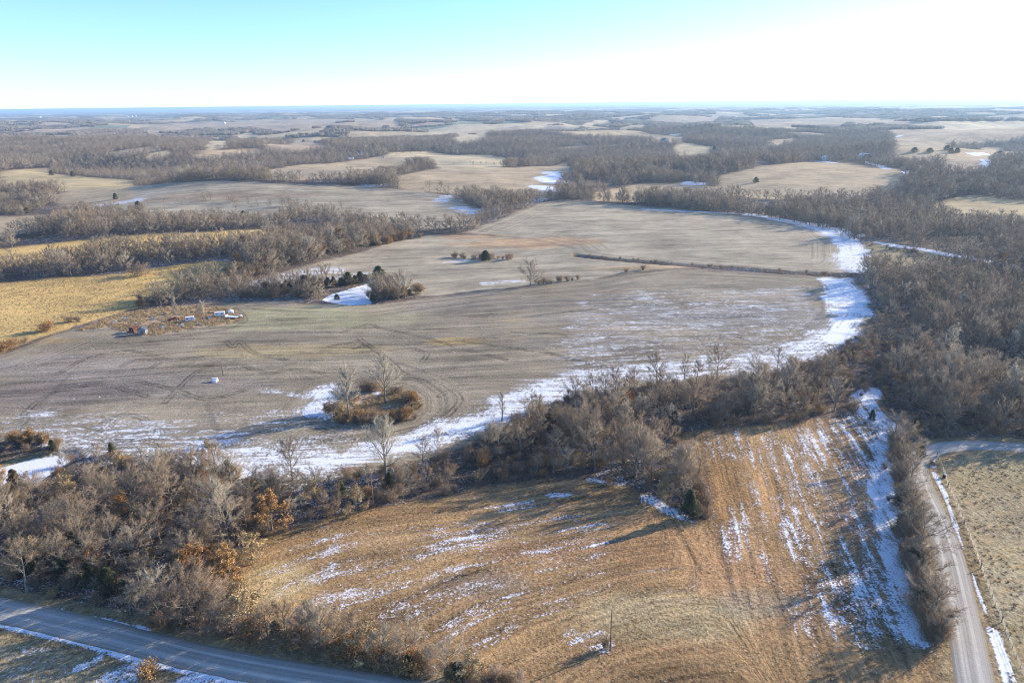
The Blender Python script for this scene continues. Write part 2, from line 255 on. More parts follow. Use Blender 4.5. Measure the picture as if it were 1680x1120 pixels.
def cover(x, y):
    """albedo, rows, grass, wood weight at points"""
    r = np.hypot(x, y); n = len(x)
    col = np.zeros((n, 3)); col[:] = (.125, .092, .066)
    n1 = fbm(x/16, y/16, 3, 3); n2 = fbm(x/60, y/60, 4, 2)
    col *= (.75+.5*n1)[:, None]
    rows = np.zeros(n); gr = np.full(n, .9); wood = np.ones(n)
    # far mosaic
    far = is_wood_far(x, y); f = sstep(.008, -.008, far)
    cu = np.floor((x*.94+y*.34)/300.0); cv = np.floor((y*.94-x*.34)/360.0)
    k = _h(cu, cv, 77)
    pal = np.array([(.50, .38, .22), (.40, .32, .21), (.56, .43, .24), (.25, .26, .17), (.47, .33, .22), (.33, .27, .20)])
    fc = pal[np.clip((k*6).astype(int), 0, 5)]
    col = col*(1-f)[:, None]+fc*f[:, None]; wood *= 1-f; gr = gr*(1-f)+.3*f
    ed = 1.6*(vnoise(x/5, y/5, 8)-.5)+3*(vnoise(x/22, y/22, 9)-.5)
    for nm, c, P in OPENW:
        cc, rw, g = CLS[c]
        d = sdf(P, x, y); near = nm in ('roadright_corridor', 'roadfield', 'pasture')
        e = ed*(.2 if near else 1)*np.clip(r/300, .6, 4)
        s = np.clip(r*.006, .6, 12)
        a = sstep(-s, s, d+e)
        if nm == 'middle' or nm == 'main': pass
        t = (1+.22*(n2-.5)+.12*(n1-.5))[:, None]
        col = col*(1-a)[:, None]+np.array(cc)[None]*t*a[:, None]
        rows = rows*(1-a)+rw*a; gr = gr*(1-a)+g*a; wood = wood*(1-a)
    for p, ax, ay, c, s in BLOBW:
        q = ((x-p[0])/ax)**2+((y-p[1])/ay)**2
        a = s*sstep(1.5, .3, q+1.2*(n1-.5)+.8*(n2-.5))*(1-wood)
        col = col*(1-a)[:, None]+c[None]*a[:, None]
    # yard and island weeds
    for P, c in ((YARD, 'weed'), (ISLAND, 'weed')):
        d = sdf(P, x, y); a = sstep(-1, 1.5, d+ed)
        cc = np.array(CLS[c][0]); v = vnoise(x/3, y/3, 21)
        col = col*(1-a)[:, None]+(cc[None]*(.6+.8*v)[:, None])*a[:, None]; rows *= 1-a; gr = np.maximum(gr, a)
    # dirt drive in the yard
    d = pdist(G_DRIVE, x, y); a = sstep(4.5, 2.5, d); col = col*(1-a)[:, None]+np.array((.42, .38, .32))[None]*a[:, None]
    # wood weeds along ditch, gullies darker soil
    d = pdist(DITCH, x, y); a = sstep(5, 2, d+ed); col = col*(1-a)[:, None]+np.array((.24, .16, .10))[None]*a[:, None]; gr = np.maximum(gr, a); rows *= 1-a
    for g in GULLY:
        d = pdist(g, x, y); a = .5*sstep(1.3, .2, d+.35*ed); col = col*(1-a)[:, None]+np.array((.12, .10, .085))[None]*a[:, None]
    # verge bands along the roads
    dl = pdist(RL2, x, y); dr = pdist(RR2, x, y)
    a = sstep(6.5, 5.0, np.minimum(dl-.4, dr)+.3*ed); c = np.array((.30, .225, .12))[None]*(.8+.5*vnoise(x/2, y/2, 55))[:, None]
    col = col*(1-a)[:, None]+c*a[:, None]; wood *= 1-sstep(6.5, 5.0, np.minimum(dl, dr)); rows *= 1-a
    return col, rows, gr, wood
G_DRIVE = smooth_line(G([(165, 529), (200, 522), (230, 523), (262, 519), (300, 512)]), 4)
TRACKS = [smooth_line(G(p), 2.5) for p in (
 [(585, 552), (610, 570), (640, 592), (662, 612), (700, 625)], [(690, 596), (700, 580), (675, 572), (640, 575), (590, 578)], [(560, 545), (605, 532), (622, 538), (690, 552), (760, 572), (830, 590)], [(540, 568), (590, 560), (600, 566), (580, 572)],
 [(372, 560), (382, 570), (392, 558), (402, 568), (420, 580), (470, 590)], [(200, 600), (225, 590), (260, 592), (250, 602), (220, 606)], [(100, 610), (150, 585), (215, 575), (280, 590), (330, 585)], [(225, 625), (290, 640), (340, 655), (400, 640)], [(270, 660), (300, 630), (322, 610), (345, 600)],
 [(30, 690), (60, 660), (100, 640), (170, 632), (240, 650)], [(400, 600), (440, 612), (480, 606), (530, 612)], [(720, 650), (740, 640), (755, 655), (735, 680), (700, 695)], [(760, 560), (900, 580), (1000, 606)], [(840, 545), (950, 550), (1060, 560), (1130, 580)],
 [(860, 520), (1000, 505), (1150, 500), (1300, 510)], [(1040, 500), (1120, 520), (1200, 548), (1260, 572)], [(160, 700), (200, 680), (240, 690), (220, 710)], [(385, 505), (402, 520), (398, 530), (370, 540), (300, 552)], [(900, 360), (1000, 372), (1100, 378), (1200, 372)], [(500, 720), (560, 725), (640, 712), (720, 690)])]
def snowmap(x, y, wood):
    s = .30*wood*sstep(1500, 900, np.hypot(x, y)) + .0
    s = s+ (fbm(x/45, y/45, 61, 3)-.5)*.55*wood
    s += (fbm(x/30, y/30, 63, 2)-.5)*.10*(1-wood)
    b = (vnoise(x/9, y/9, 64)-.5)
    for P, hw, d in SNOWLW:
        q = pdist(P, x, y, hw*3+8)
        s = np.maximum(s, d*sstep(hw*1.9, hw*.55, q+b*hw*.8))
    for P, d in SNOWRW:
        q = sdf(P, x, y); s = np.maximum(s, (d+.22*b)*sstep(-6, 5, q+5*b))
    for P in ICEW:
        q = sdf(P, x, y); s = np.maximum(s, 1.6*sstep(-.6, .6, q+.6*b))
    dl = pdist(RL2, x, y); dr = pdist(RR2, x, y)
    return s
# ------------------------------------------------------------------ materials
def mat(name):
    m = bpy.data.materials.new(name); m.use_nodes = True; t = m.node_tree; b = t.nodes['Principled BSDF']
    b.inputs['Specular IOR Level'].default_value = 0.15; b.inputs['Roughness'].default_value = .9
    return m, t, b
def nd(t, ty, **kw):
    n = t.nodes.new(ty)
    for k, v in kw.items(): setattr(n, k, v)
    return n
def lk(t, a, b): t.links.new(a, b)
def math_(t, op, a, b=None, c=None, clamp=False):
    n = nd(t, 'ShaderNodeMath', operation=op); n.use_clamp = clamp
    for i, v in enumerate((a, b, c)):
        if v is None: continue
        if isinstance(v, (int, float)): n.inputs[i].default_value = v
        else: lk(t, v, n.inputs[i])
    return n.outputs[0]
def mixc(t, f, a, b, mode='MIX'):
    n = nd(t, 'ShaderNodeMix', data_type='RGBA', blend_type=mode)
    for i, v in ((0, f), (6, a), (7, b)):
        if isinstance(v, (int, float)): n.inputs[i].default_value = v
        elif isinstance(v, tuple): n.inputs[i].default_value = (*v, 1)
        else: lk(t, v, n.inputs[i])
    return n.outputs[2]
def noise(t, vec, scale, detail=3, rough=.55):
    n = nd(t, 'ShaderNodeTexNoise'); n.inputs['Scale'].default_value = scale; n.inputs['Detail'].default_value = detail; n.inputs['Roughness'].default_value = rough
    lk(t, vec, n.inputs['Vector']); return n.outputs[0]
def attr(t, name): return nd(t, 'ShaderNodeAttribute', attribute_name=name)
def xyz(t, x, y, z=0.0):
    n = nd(t, 'ShaderNodeCombineXYZ')
    for i, v in enumerate((x, y, z)):
        if isinstance(v, (int, float)): n.inputs[i].default_value = v
        else: lk(t, v, n.inputs[i])
    return n.outputs[0]
def maprange(t, v, a, b, c=0., d=1.):
    n = nd(t, 'ShaderNodeMapRange'); n.inputs[1].default_value = a; n.inputs[2].default_value = b; n.inputs[3].default_value = c; n.inputs[4].default_value = d
    lk(t, v, n.inputs[0]); return n.outputs[0]
def ground_material():
    m, t, b = mat('ground_cover')
    P = nd(t, 'ShaderNodeNewGeometry').outputs['Position']
    sp = nd(t, 'ShaderNodeSeparateXYZ'); lk(t, P, sp.inputs[0]); X, Y = sp.outputs[0], sp.outputs[1]
    col = attr(t, 'cover_colour').outputs['Color']; rows = attr(t, 'rows').outputs['Fac']; gr = attr(t, 'grass').outputs['Fac']
    snow = attr(t, 'snow').outputs['Fac']; v1 = attr(t, 'row_a').outputs['Fac']; v2 = attr(t, 'row_b').outputs['Fac']; u1 = attr(t, 'row_u').outputs['Fac']; w2 = attr(t, 'row_mix').outputs['Fac']
    def rown(v, f, fu): return noise(t, xyz(t, math_(t, 'MULTIPLY', v, f), math_(t, 'MULTIPLY', u1, fu)), 1.0, 2, .6)
    ra = rown(v1, .85, .035); rb = rown(v2, .85, .02); rc = rown(v1, .22, .02); rd = rown(v2, .22, .01)
    r1 = mixc(t, w2, ra, rb); r2 = mixc(t, w2, rc, rd)
    rr = math_(t, 'ADD', math_(t, 'MULTIPLY', math_(t, 'SUBTRACT', r1, .5), 1.5), math_(t, 'MULTIPLY', math_(t, 'SUBTRACT', r2, .5), 1.5))
    g1 = noise(t, P, 1.1, 5, .7); g2 = noise(t, P, .16, 4, .65); g3 = noise(t, P, .03, 3, .6); g4 = noise(t, P, .35, 3, .6)
    re_ = rown(v1, .06, .006); rr0 = rr; rr = math_(t, 'ADD', rr, math_(t, 'MULTIPLY', math_(t, 'SUBTRACT', re_, .5), 1.1))
    # value modulation
    f = math_(t, 'ADD', 1.0, math_(t, 'MULTIPLY', rr, math_(t, 'MULTIPLY', rows, .95)))
    f = math_(t, 'ADD', f, math_(t, 'MULTIPLY', math_(t, 'SUBTRACT', g1, .5), math_(t, 'MULTIPLY_ADD', gr, 2.0, .9)))
    f = math_(t, 'ADD', f, math_(t, 'MULTIPLY', math_(t, 'SUBTRACT', g2, .5), .5))
    f = math_(t, 'ADD', f, math_(t, 'MULTIPLY', math_(t, 'SUBTRACT', g3, .5), 1.1))
    td = attr(t, 'track').outputs['Fac']
    tk = math_(t, 'MULTIPLY', maprange(t, math_(t, 'ABSOLUTE', math_(t, 'SUBTRACT', math_(t, 'MULTIPLY_ADD', math_(t, 'SUBTRACT', g4, .5), .8, td), .9)), .75, .15), maprange(t, g2, .35, .6))
    f = math_(t, 'MULTIPLY', f, math_(t, 'SUBTRACT', 1.0, math_(t, 'MULTIPLY', tk, .62)))
    f = math_(t, 'MAXIMUM', f, .15)
    c = mixc(t, 1.0, col, xyz(t, f, f, f), 'MULTIPLY')
    warm = mixc(t, math_(t, 'MULTIPLY', maprange(t, g4, .5, .75), math_(t, 'MULTIPLY', gr, .5)), c, mixc(t, 1.0, c, (1.25, .92, .62), 'MULTIPLY'))
    cool = mixc(t, math_(t, 'MULTIPLY', maprange(t, g2, .5, .3), .5), warm, mixc(t, 1.0, warm, (.86, .93, 1.0), 'MULTIPLY'))
    # snow caught in the rows and clumps
    g5 = noise(t, P, 2.2, 4, .7)
    sn = math_(t, 'ADD', snow, math_(t, 'MULTIPLY', math_(t, 'SUBTRACT', g1, .5), 1.2))
    sn = math_(t, 'ADD', sn, math_(t, 'MULTIPLY', math_(t, 'SUBTRACT', g5, .5), 1.6))
    sn = math_(t, 'ADD', sn, math_(t, 'MULTIPLY', math_(t, 'MULTIPLY', math_(t, 'SUBTRACT', r1, .5), rows), -1.0))
    rs = rown(v1, .4, .045); sn = math_(t, 'ADD', sn, math_(t, 'MULTIPLY', math_(t, 'MULTIPLY', math_(t, 'SUBTRACT', rs, .5), rows), 1.3))
    sn = math_(t, 'ADD', sn, math_(t, 'MULTIPLY', math_(t, 'SUBTRACT', g4, .5), .9))
    sm = maprange(t, sn, .48, .80)
    snc = mixc(t, g2, (.80, .83, .88), (.92, .93, .95))
    out = mixc(t, sm, cool, snc)
    lk(t, out, b.inputs['Base Color']); lk(t, maprange(t, sm, 0, 1, .95, .6), b.inputs['Roughness'])
    hh = math_(t, 'ADD', math_(t, 'MULTIPLY', g1, math_(t, 'MULTIPLY_ADD', gr, .55, .12)), math_(t, 'MULTIPLY', math_(t, 'MULTIPLY', rr, rows), .10))
    hh = math_(t, 'MULTIPLY', hh, maprange(t, sm, 0, 1, 1, .35))
    bp = nd(t, 'ShaderNodeBump'); bp.inputs['Strength'].default_value = .8; bp.inputs['Distance'].default_value = 1.0
    lk(t, hh, bp.inputs['Height']); lk(t, bp.outputs[0], b.inputs['Normal'])
    return m
def gravel_material():
    m, t, b = mat('gravel')
    P = nd(t, 'ShaderNodeNewGeometry').outputs['Position']
    v = attr(t, 'across').outputs['Fac']; u = attr(t, 'along').outputs['Fac']
    tr = noise(t, xyz(t, math_(t, 'MULTIPLY', v, 1.7), math_(t, 'MULTIPLY', u, .012)), 1.0, 3, .6)
    g = noise(t, P, 2.5, 4, .7); g2 = noise(t, P, .25, 3)
    f = math_(t, 'ADD', maprange(t, tr, .3, .7, .72, 1.2), math_(t, 'MULTIPLY', math_(t, 'SUBTRACT', g, .5), .5))
    c = mixc(t, 1.0, mixc(t, g2, (.42, .39, .34), (.51, .475, .42)), xyz(t, f, f, f), 'MULTIPLY')
    wt = maprange(t, math_(t, 'ABSOLUTE', math_(t, 'SUBTRACT', math_(t, 'ABSOLUTE', math_(t, 'ADD', v, math_(t, 'MULTIPLY', math_(t, 'SUBTRACT', tr, .5), .8))), 1.15)), .25, .75, 1.16, .88)
    c = mixc(t, 1.0, c, xyz(t, wt, wt, wt), 'MULTIPLY')
    ew = maprange(t, math_(t, 'ADD', math_(t, 'ABSOLUTE', v), math_(t, 'MULTIPLY', math_(t, 'SUBTRACT', g, .5), 1.2)), 2.5, 3.3); c = mixc(t, ew, c, (.27, .225, .15))
    lk(t, c, b.inputs['Base Color'])
    bp = nd(t, 'ShaderNodeBump'); bp.inputs['Strength'].default_value = .5; bp.inputs['Distance'].default_value = .15
    lk(t, math_(t, 'ADD', g, tr), bp.inputs['Height']); lk(t, bp.outputs[0], b.inputs['Normal'])
    return m
def twig_material(name, ramp, val=(.7, 1.25)):
    m, t, b = mat(name)
    oi = nd(t, 'ShaderNodeObjectInfo').outputs['Random']
    cr = nd(t, 'ShaderNodeValToRGB'); cr.color_ramp.interpolation = 'LINEAR'
    e = cr.color_ramp.elements
    while len(e) < len(ramp): e.new(.5)
    for i, c in enumerate(ramp): e[i].position = i/(len(ramp)-1); e[i].color = (*c, 1)
    lk(t, oi, cr.inputs[0])
    P = nd(t, 'ShaderNodeTexCoord').outputs['Object']
    g = noise(t, P, .8, 3)
    f = maprange(t, g, .3, .7, *val)
    lk(t, mixc(t, 1.0, cr.outputs[0], xyz(t, f, f, f), 'MULTIPLY'), b.inputs['Base Color'])
    return m
def simple_material(name, c, rough=.8, scale=3.0, var=.3, spec=.2, metal=0.0):
    m, t, b = mat(name)
    P = nd(t, 'ShaderNodeTexCoord').outputs['Object']
    f = maprange(t, noise(t, P, scale, 4), .3, .7, 1-var, 1+var)
    lk(t, mixc(t, 1.0, c, xyz(t, f, f, f), 'MULTIPLY'), b.inputs['Base Color'])
    b.inputs['Roughness'].default_value = rough; b.inputs['Specular IOR Level'].default_value = spec; b.inputs['Metallic'].default_value = metal
    return m
MT = {
 'ground': ground_material(), 'gravel': gravel_material(),
 'twig': twig_material('bare_twigs', [(.33, .265, .185), (.22, .17, .12), (.43, .36, .26), (.27, .20, .14), (.39, .305, .215), (.30, .235, .16), (.47, .41, .31)]),
 'pale': twig_material('pale_twigs', [(.42, .38, .29), (.48, .43, .33)]),
 'bark': twig_material('bark', [(.20, .17, .135), (.26, .23, .185), (.17, .14, .11)]),
 'leaf': twig_material('dry_oak_leaves', [(.46, .24, .085), (.50, .30, .12), (.38, .19, .07)], (.6, 1.4)),
 'tanleaf': twig_material('tan_leaves', [(.44, .33, .18), (.50, .36, .17)], (.6, 1.4)),
 'cedar': twig_material('cedar_foliage', [(.045, .058, .030), (.065, .070, .035), (.085, .065, .035)], (.5, 1.6)),
 'shrub': twig_material('shrub_stems', [(.33, .22, .13), (.25, .19, .14), (.38, .27, .15), (.22, .17, .13)]),
 'straw': twig_material('dry_grass', [(.52, .40, .20), (.44, .30, .15), (.50, .36, .22)]),
 'wood': simple_material('weathered_timber', (.20, .165, .13), .85, 2.0, .4),
 'white': simple_material('white_paint', (.78, .79, .80), .5, 1.5, .08), 'bluewhite': simple_material('pale_plastic', (.70, .76, .84), .45, 2, .08),
 'roof': simple_material('grey_shingles', (.09, .10, .12), .8, 2, .25), 'rust': simple_material('rusty_iron', (.13, .055, .04), .8, 1.2, .5), 'tin': simple_material('grey_tin', (.33, .37, .42), .45, 1, .2, .4, .5),
 'glass': simple_material('dark_glass', (.03, .04, .05), .15, 1, .1, .6), 'rubber': simple_material('black_rubber', (.03, .03, .03), .8, 4, .2), 'wire': simple_material('galvanised_wire', (.30, .30, .30), .5, 1, .1),
 'redtin': simple_material('red_metal_siding', (.25, .05, .035), .6, 1, .2), 'brick': simple_material('tan_brick', (.42, .30, .22), .85, 6, .25),
}
# ------------------------------------------------------------------ mesh helpers
def mesh_np(name, V, Fs, mats, mi=None, smooth=False):
    """Fs: list of int arrays (n,k)"""
    me = bpy.data.meshes.new(name); V = np.asarray(V, np.float32)
    me.vertices.add(len(V)); me.vertices.foreach_set('co', V.ravel())
    Fs = [np.asarray(f, np.int32) for f in Fs if len(f)]
    idx = np.concatenate([f.ravel() for f in Fs]); tot = np.concatenate([np.full(len(f), f.shape[1], np.int32) for f in Fs])
    me.loops.add(len(idx)); me.loops.foreach_set('vertex_index', idx)
    me.polygons.add(len(tot)); st = np.concatenate([[0], np.cumsum(tot)[:-1]]).astype(np.int32)
    me.polygons.foreach_set('loop_start', st); me.polygons.foreach_set('loop_total', tot)
    for m in mats: me.materials.append(m)
    if mi is not None: me.polygons.foreach_set('material_index', np.asarray(mi, np.int32))
    if smooth: me.polygons.foreach_set('use_smooth', np.ones(len(tot), bool))
    me.update(calc_edges=True); return me
def fattr(me, name, a):
    at = me.attributes.new(name, 'FLOAT', 'POINT'); at.data.foreach_set('value', np.asarray(a, np.float32))
def tag(o, label=None, cat=None, group=None, kind=None):
    if label: o['label'] = label
    if cat: o['category'] = cat
    if group: o['group'] = group
    if kind: o['kind'] = kind
    return o
def link(name, me, parent=None):
    o = bpy.data.objects.new(name, me); C.objects.link(o)
    if parent: o.parent = parent
    return o
class MB:
    def __init__(s): s.V = []; s.F = []; s.n = 0
    def add(s, V, F):
        for f in F: s.F.append(tuple(i+s.n for i in f))
        s.V += [tuple(v) for v in V]; s.n += len(V); return s
    def box(s, c, d, rz=0, taper=1.0, bev=0):
        x, y, z = d[0]/2, d[1]/2, d[2]; V = []
        for k, (zz, t) in enumerate(((0, 1), (z, taper))):
            for a, b in ((-x, -y), (x, -y), (x, y), (-x, y)):
                a *= t; b *= t; V.append((c[0]+a*math.cos(rz)-b*math.sin(rz), c[1]+a*math.sin(rz)+b*math.cos(rz), c[2]+zz))
        return s.add(V, [(3, 2, 1, 0), (4, 5, 6, 7), (0, 1, 5, 4), (1, 2, 6, 5), (2, 3, 7, 6), (3, 0, 4, 7)])
    def tube(s, pts, rad, n=6, cap=True):
        pts = [Vector(p) for p in pts]; V = []; F = []
        for i, p in enumerate(pts):
            d = (pts[min(i+1, len(pts)-1)]-pts[max(i-1, 0)]).normalized(); q = d.to_track_quat('Z', 'Y')
            r = rad[i] if hasattr(rad, '__len__') else rad
            for k in range(n): V.append(p+q@Vector((r*math.cos(2*math.pi*k/n), r*math.sin(2*math.pi*k/n), 0)))
        for i in range(len(pts)-1):
            for k in range(n): a = i*n+k; b = i*n+(k+1) % n; F.append((a, b, b+n, a+n))
        if cap: F.append(tuple(range(n-1, -1, -1))); F.append(tuple((len(pts)-1)*n+k for k in range(n)))
        return s.add(V, F)
    def prism(s, prof, y0, y1, c=(0, 0, 0)):
        """profile in x,z extruded along y"""
        n = len(prof); V = [(c[0]+a, c[1]+y0, c[2]+b) for a, b in prof]+[(c[0]+a, c[1]+y1, c[2]+b) for a, b in prof]
        F = [tuple(range(n)), tuple(range(2*n-1, n-1, -1))]+[(i, i+n, (i+1) % n+n, (i+1) % n) for i in range(n)]
        return s.add(V, F)
    def mesh(s, name, m, smooth=False):
        me = bpy.data.meshes.new(name); me.from_pydata(s.V, [], s.F); me.materials.append(m)
        if smooth:
            for p in me.polygons: p.use_smooth = True
        me.update(); return me
def part(name, mb, m, parent, smooth=False): return link(name, mb.mesh(name, m, smooth), parent)
def empty(name, xy, rz=0, z=None, **kw):
    o = bpy.data.objects.new(name, None); C.objects.link(o); o.empty_display_size = .5
    zz = float(hgt(xy[0], xy[1])) if z is None else z
    o.location = (xy[0], xy[1], zz-.02); o.rotation_euler = (0, 0, rz); return tag(o, **kw)
def at(x, y): return G([(x, y)])[0]
# ------------------------------------------------------------------ ground sheet
def build_ground():
    azd = np.radians(np.concatenate([np.linspace(-180, -62, 60)[:-1], np.linspace(-62, -50, 60)[:-1], np.linspace(-50, 50, 1001), np.linspace(50, 62, 60)[1:], np.linspace(62, 180, 60)[1:-1]]))
    rr = np.concatenate([np.linspace(1, 70, 24)[:-1], np.geomspace(70, 50000, 1250)])
    A, R = np.meshgrid(azd, rr); x = (R*np.sin(A)).ravel(); y = (R*np.cos(A)).ravel(); z = hgt(x, y)
    nr, na = R.shape
    d = pdist(DITCH, x, y); z = z-1.6*sstep(4.5, 1.0, d)
    for P in ICEW[:2]:
        q = sdf(P, x, y); z = z-1.0*sstep(-4, -.2, q)
    i = np.arange(nr-1)[:, None]*na; j = np.arange(na)[None]; j2 = (j+1) % na
    F = np.stack([i+j, i+na+j, i+na+j2, i+j2], -1).reshape(-1, 4)
    V = np.stack([x, y, z], -1); V = np.concatenate([V, [[0, 0, float(hgt(0, 0))]]]); c = len(V)-1
    T = np.stack([np.arange(na), (np.arange(na)+1) % na, np.full(na, c)], -1)[:, [0, 1, 2]]
    me = mesh_np('ground', V, [F[:, ::-1]*1 if False else F, T], [MT['ground']], smooth=True)
    x, y = V[:, 0], V[:, 1]
    col, rows, gr, wood = cover(x, y); sn = snowmap(x, y, wood)
    # row directions
    wv = 26*(fbm(x/170, y/140, 71, 2)-.5)
    v1 = y*.97-x*.10+wv
    ms = sdf(POLY['meadow'], x, y)
    inm = ms > -20
    # meadow: swaths curve round the copse, and run away from the camera near the snow strip
    k = at(1130, 980); rad = np.hypot((x-k[0])*.55, y-k[1]+30)
    vm = rad*.9+10*(fbm(x/40, y/40, 73, 2)-.5)
    ke = sstep(52, 62, x+.12*y-.0)
    vm = vm*(1-ke)+(x*1.0-.18*y)*ke
    v1 = np.where(inm, vm, v1)
    di = sdf(ISLAND, x, y, 90); dm = sdf(POLY['main'], x, y); du = sdf(POLY['upper'], x, y)
    v2 = np.where(di > -70, -di, dm); v2 = np.where(du > 0, du, v2); v2 = v2+1.5*vnoise(x/25, y/25, 75)
    mix = np.maximum(.75*sstep(-24, -14, di)*(di < 0), sstep(32, 22, dm)*(dm > 0)*(di < -70)); mix = np.maximum(mix, sstep(34, 24, du)*(du > 0))
    mix = np.where(inm & (ms > 0), 0, mix)
    at_ = me.attributes.new('cover_colour', 'FLOAT_COLOR', 'POINT'); at_.data.foreach_set('color', np.concatenate([col, np.ones((len(col), 1))], 1).astype(np.float32).ravel())
    tk = np.full(len(x), 30.)
    for g in TRACKS: tk = np.minimum(tk, pdist(g, x, y, 8))
    for n_, a in (('track', np.minimum(tk, 6)), ('rows', rows), ('grass', gr), ('snow', sn), ('row_a', v1), ('row_b', v2), ('row_u', np.where(inm, np.where(ke > .5, y, x), x)), ('row_mix', mix)): fattr(me, n_, a)
    o = link('ground', me); tag(o, 'rolling winter farmland of stubble, dry grass and thin snow', 'ground', kind='structure')
build_ground()
def ribbon(name, P, hw, zoff, m, label, jag=.25, seed=1):
    n = len(P); d = np.gradient(P, axis=0); d /= np.linalg.norm(d, axis=1)[:, None]+1e-9; nn = np.stack([-d[:, 1], d[:, 0]], 1)
    s = np.concatenate([[0], np.cumsum(np.hypot(*np.diff(P, axis=0).T))]); cols = np.linspace(-1, 1, 9)
    V = []; ac = []; al = []
    for k, c in enumerate(cols):
        e = jag*(vnoise(s/3.0, np.full(n, k+seed*10.), 5)-.5)*2 if abs(c) > .99 else 0
        off = c*hw+e*np.sign(c)
        Q = P+nn*np.broadcast_to(off, (n,))[:, None]
        z = hgt(Q[:, 0], Q[:, 1])+zoff+.10*(1-c*c)-(0.10 if abs(c) > .99 else 0)
        V.append(np.stack([Q[:, 0], Q[:, 1], z], 1)); ac.append(np.full(n, c*hw)); al.append(s)
    V = np.concatenate(V); k = len(cols)
    F = [((c)*n+i, (c)*n+i+1, (c+1)*n+i+1, (c+1)*n+i) for c in range(k-1) for i in range(n-1)]
    me = mesh_np(name, V, [np.array(F)[:, ::-1]], [m], smooth=True)
    fattr(me, 'across', np.concatenate(ac)); fattr(me, 'along', np.concatenate(al))
    return tag(link(name, me), label, 'road', kind='structure')
ribbon('road', ROAD_LEFT, 3.5, .06, MT['gravel'], 'gravel road in blue shade along the bottom left edge')
ribbon('road', ROAD_RIGHT, 3.5, .06, MT['gravel'], 'pale gravel road that bends right beside the pasture fence', seed=4)
# ------------------------------------------------------------------ trees
def unit(a): return a/(np.linalg.norm(a, axis=-1, keepdims=True)+1e-9)
def cones(P, D, L, r, n=3):
    """slender tapering twigs: 3-sided base and a tip"""
    D = unit(D); k = len(P); a = np.where(np.abs(D[:, 2:3]) < .9, np.array([[0, 0, 1.]]), np.array([[1., 0, 0]]))
    u = unit(np.cross(D, a)); v = np.cross(D, u); V = []
    for i in range(3):
        th = 2*math.pi*i/3; V.append(P+(u*math.cos(th)+v*math.sin(th))*r[:, None])
    V.append(P+D*L[:, None]); V = np.stack(V, 1).reshape(-1, 3)
    b = (np.arange(k)*4)[:, None]; F = np.concatenate([b+np.array([[0, 1, 3]]), b+np.array([[1, 2, 3]]), b+np.array([[2, 0, 3]])])
    return V, F
def tubes(paths, rads, n=5):
    V = []; F = []; c = 0
    for p, r in zip(paths, rads):
        mb = MB().tube(p, r, n, False); V += mb.V; F += [tuple(i+c for i in f) for f in mb.F]; c += mb.n
    return np.array(V), np.array(F)
def children(R, P, D, L, n, ratio, spread, upb, s0=.25, curve=None):
    k = len(P); idx = np.repeat(np.arange(k), n); s = R.uniform(s0, 1.0, k*n)
    s = np.where(np.tile(np.arange(n) == 0, k), 1.0, s)
    q = P[idx]+D[idx]*(L[idx]*s)[:, None]
    if curve is not None: q[:, 2] += curve[idx]*s*s
    d = unit(R.normal(size=(k*n, 3))); d = unit(d-(d*D[idx]).sum(1)[:, None]*D[idx])
    nd_ = unit(D[idx]*1.0+d*spread*R.uniform(.5, 1.3, k*n)[:, None]+np.array([[0, 0, upb]]))
    return q, nd_, L[idx]*ratio*R.uniform(.65, 1.25, k*n)*(1.15-.45*s), idx
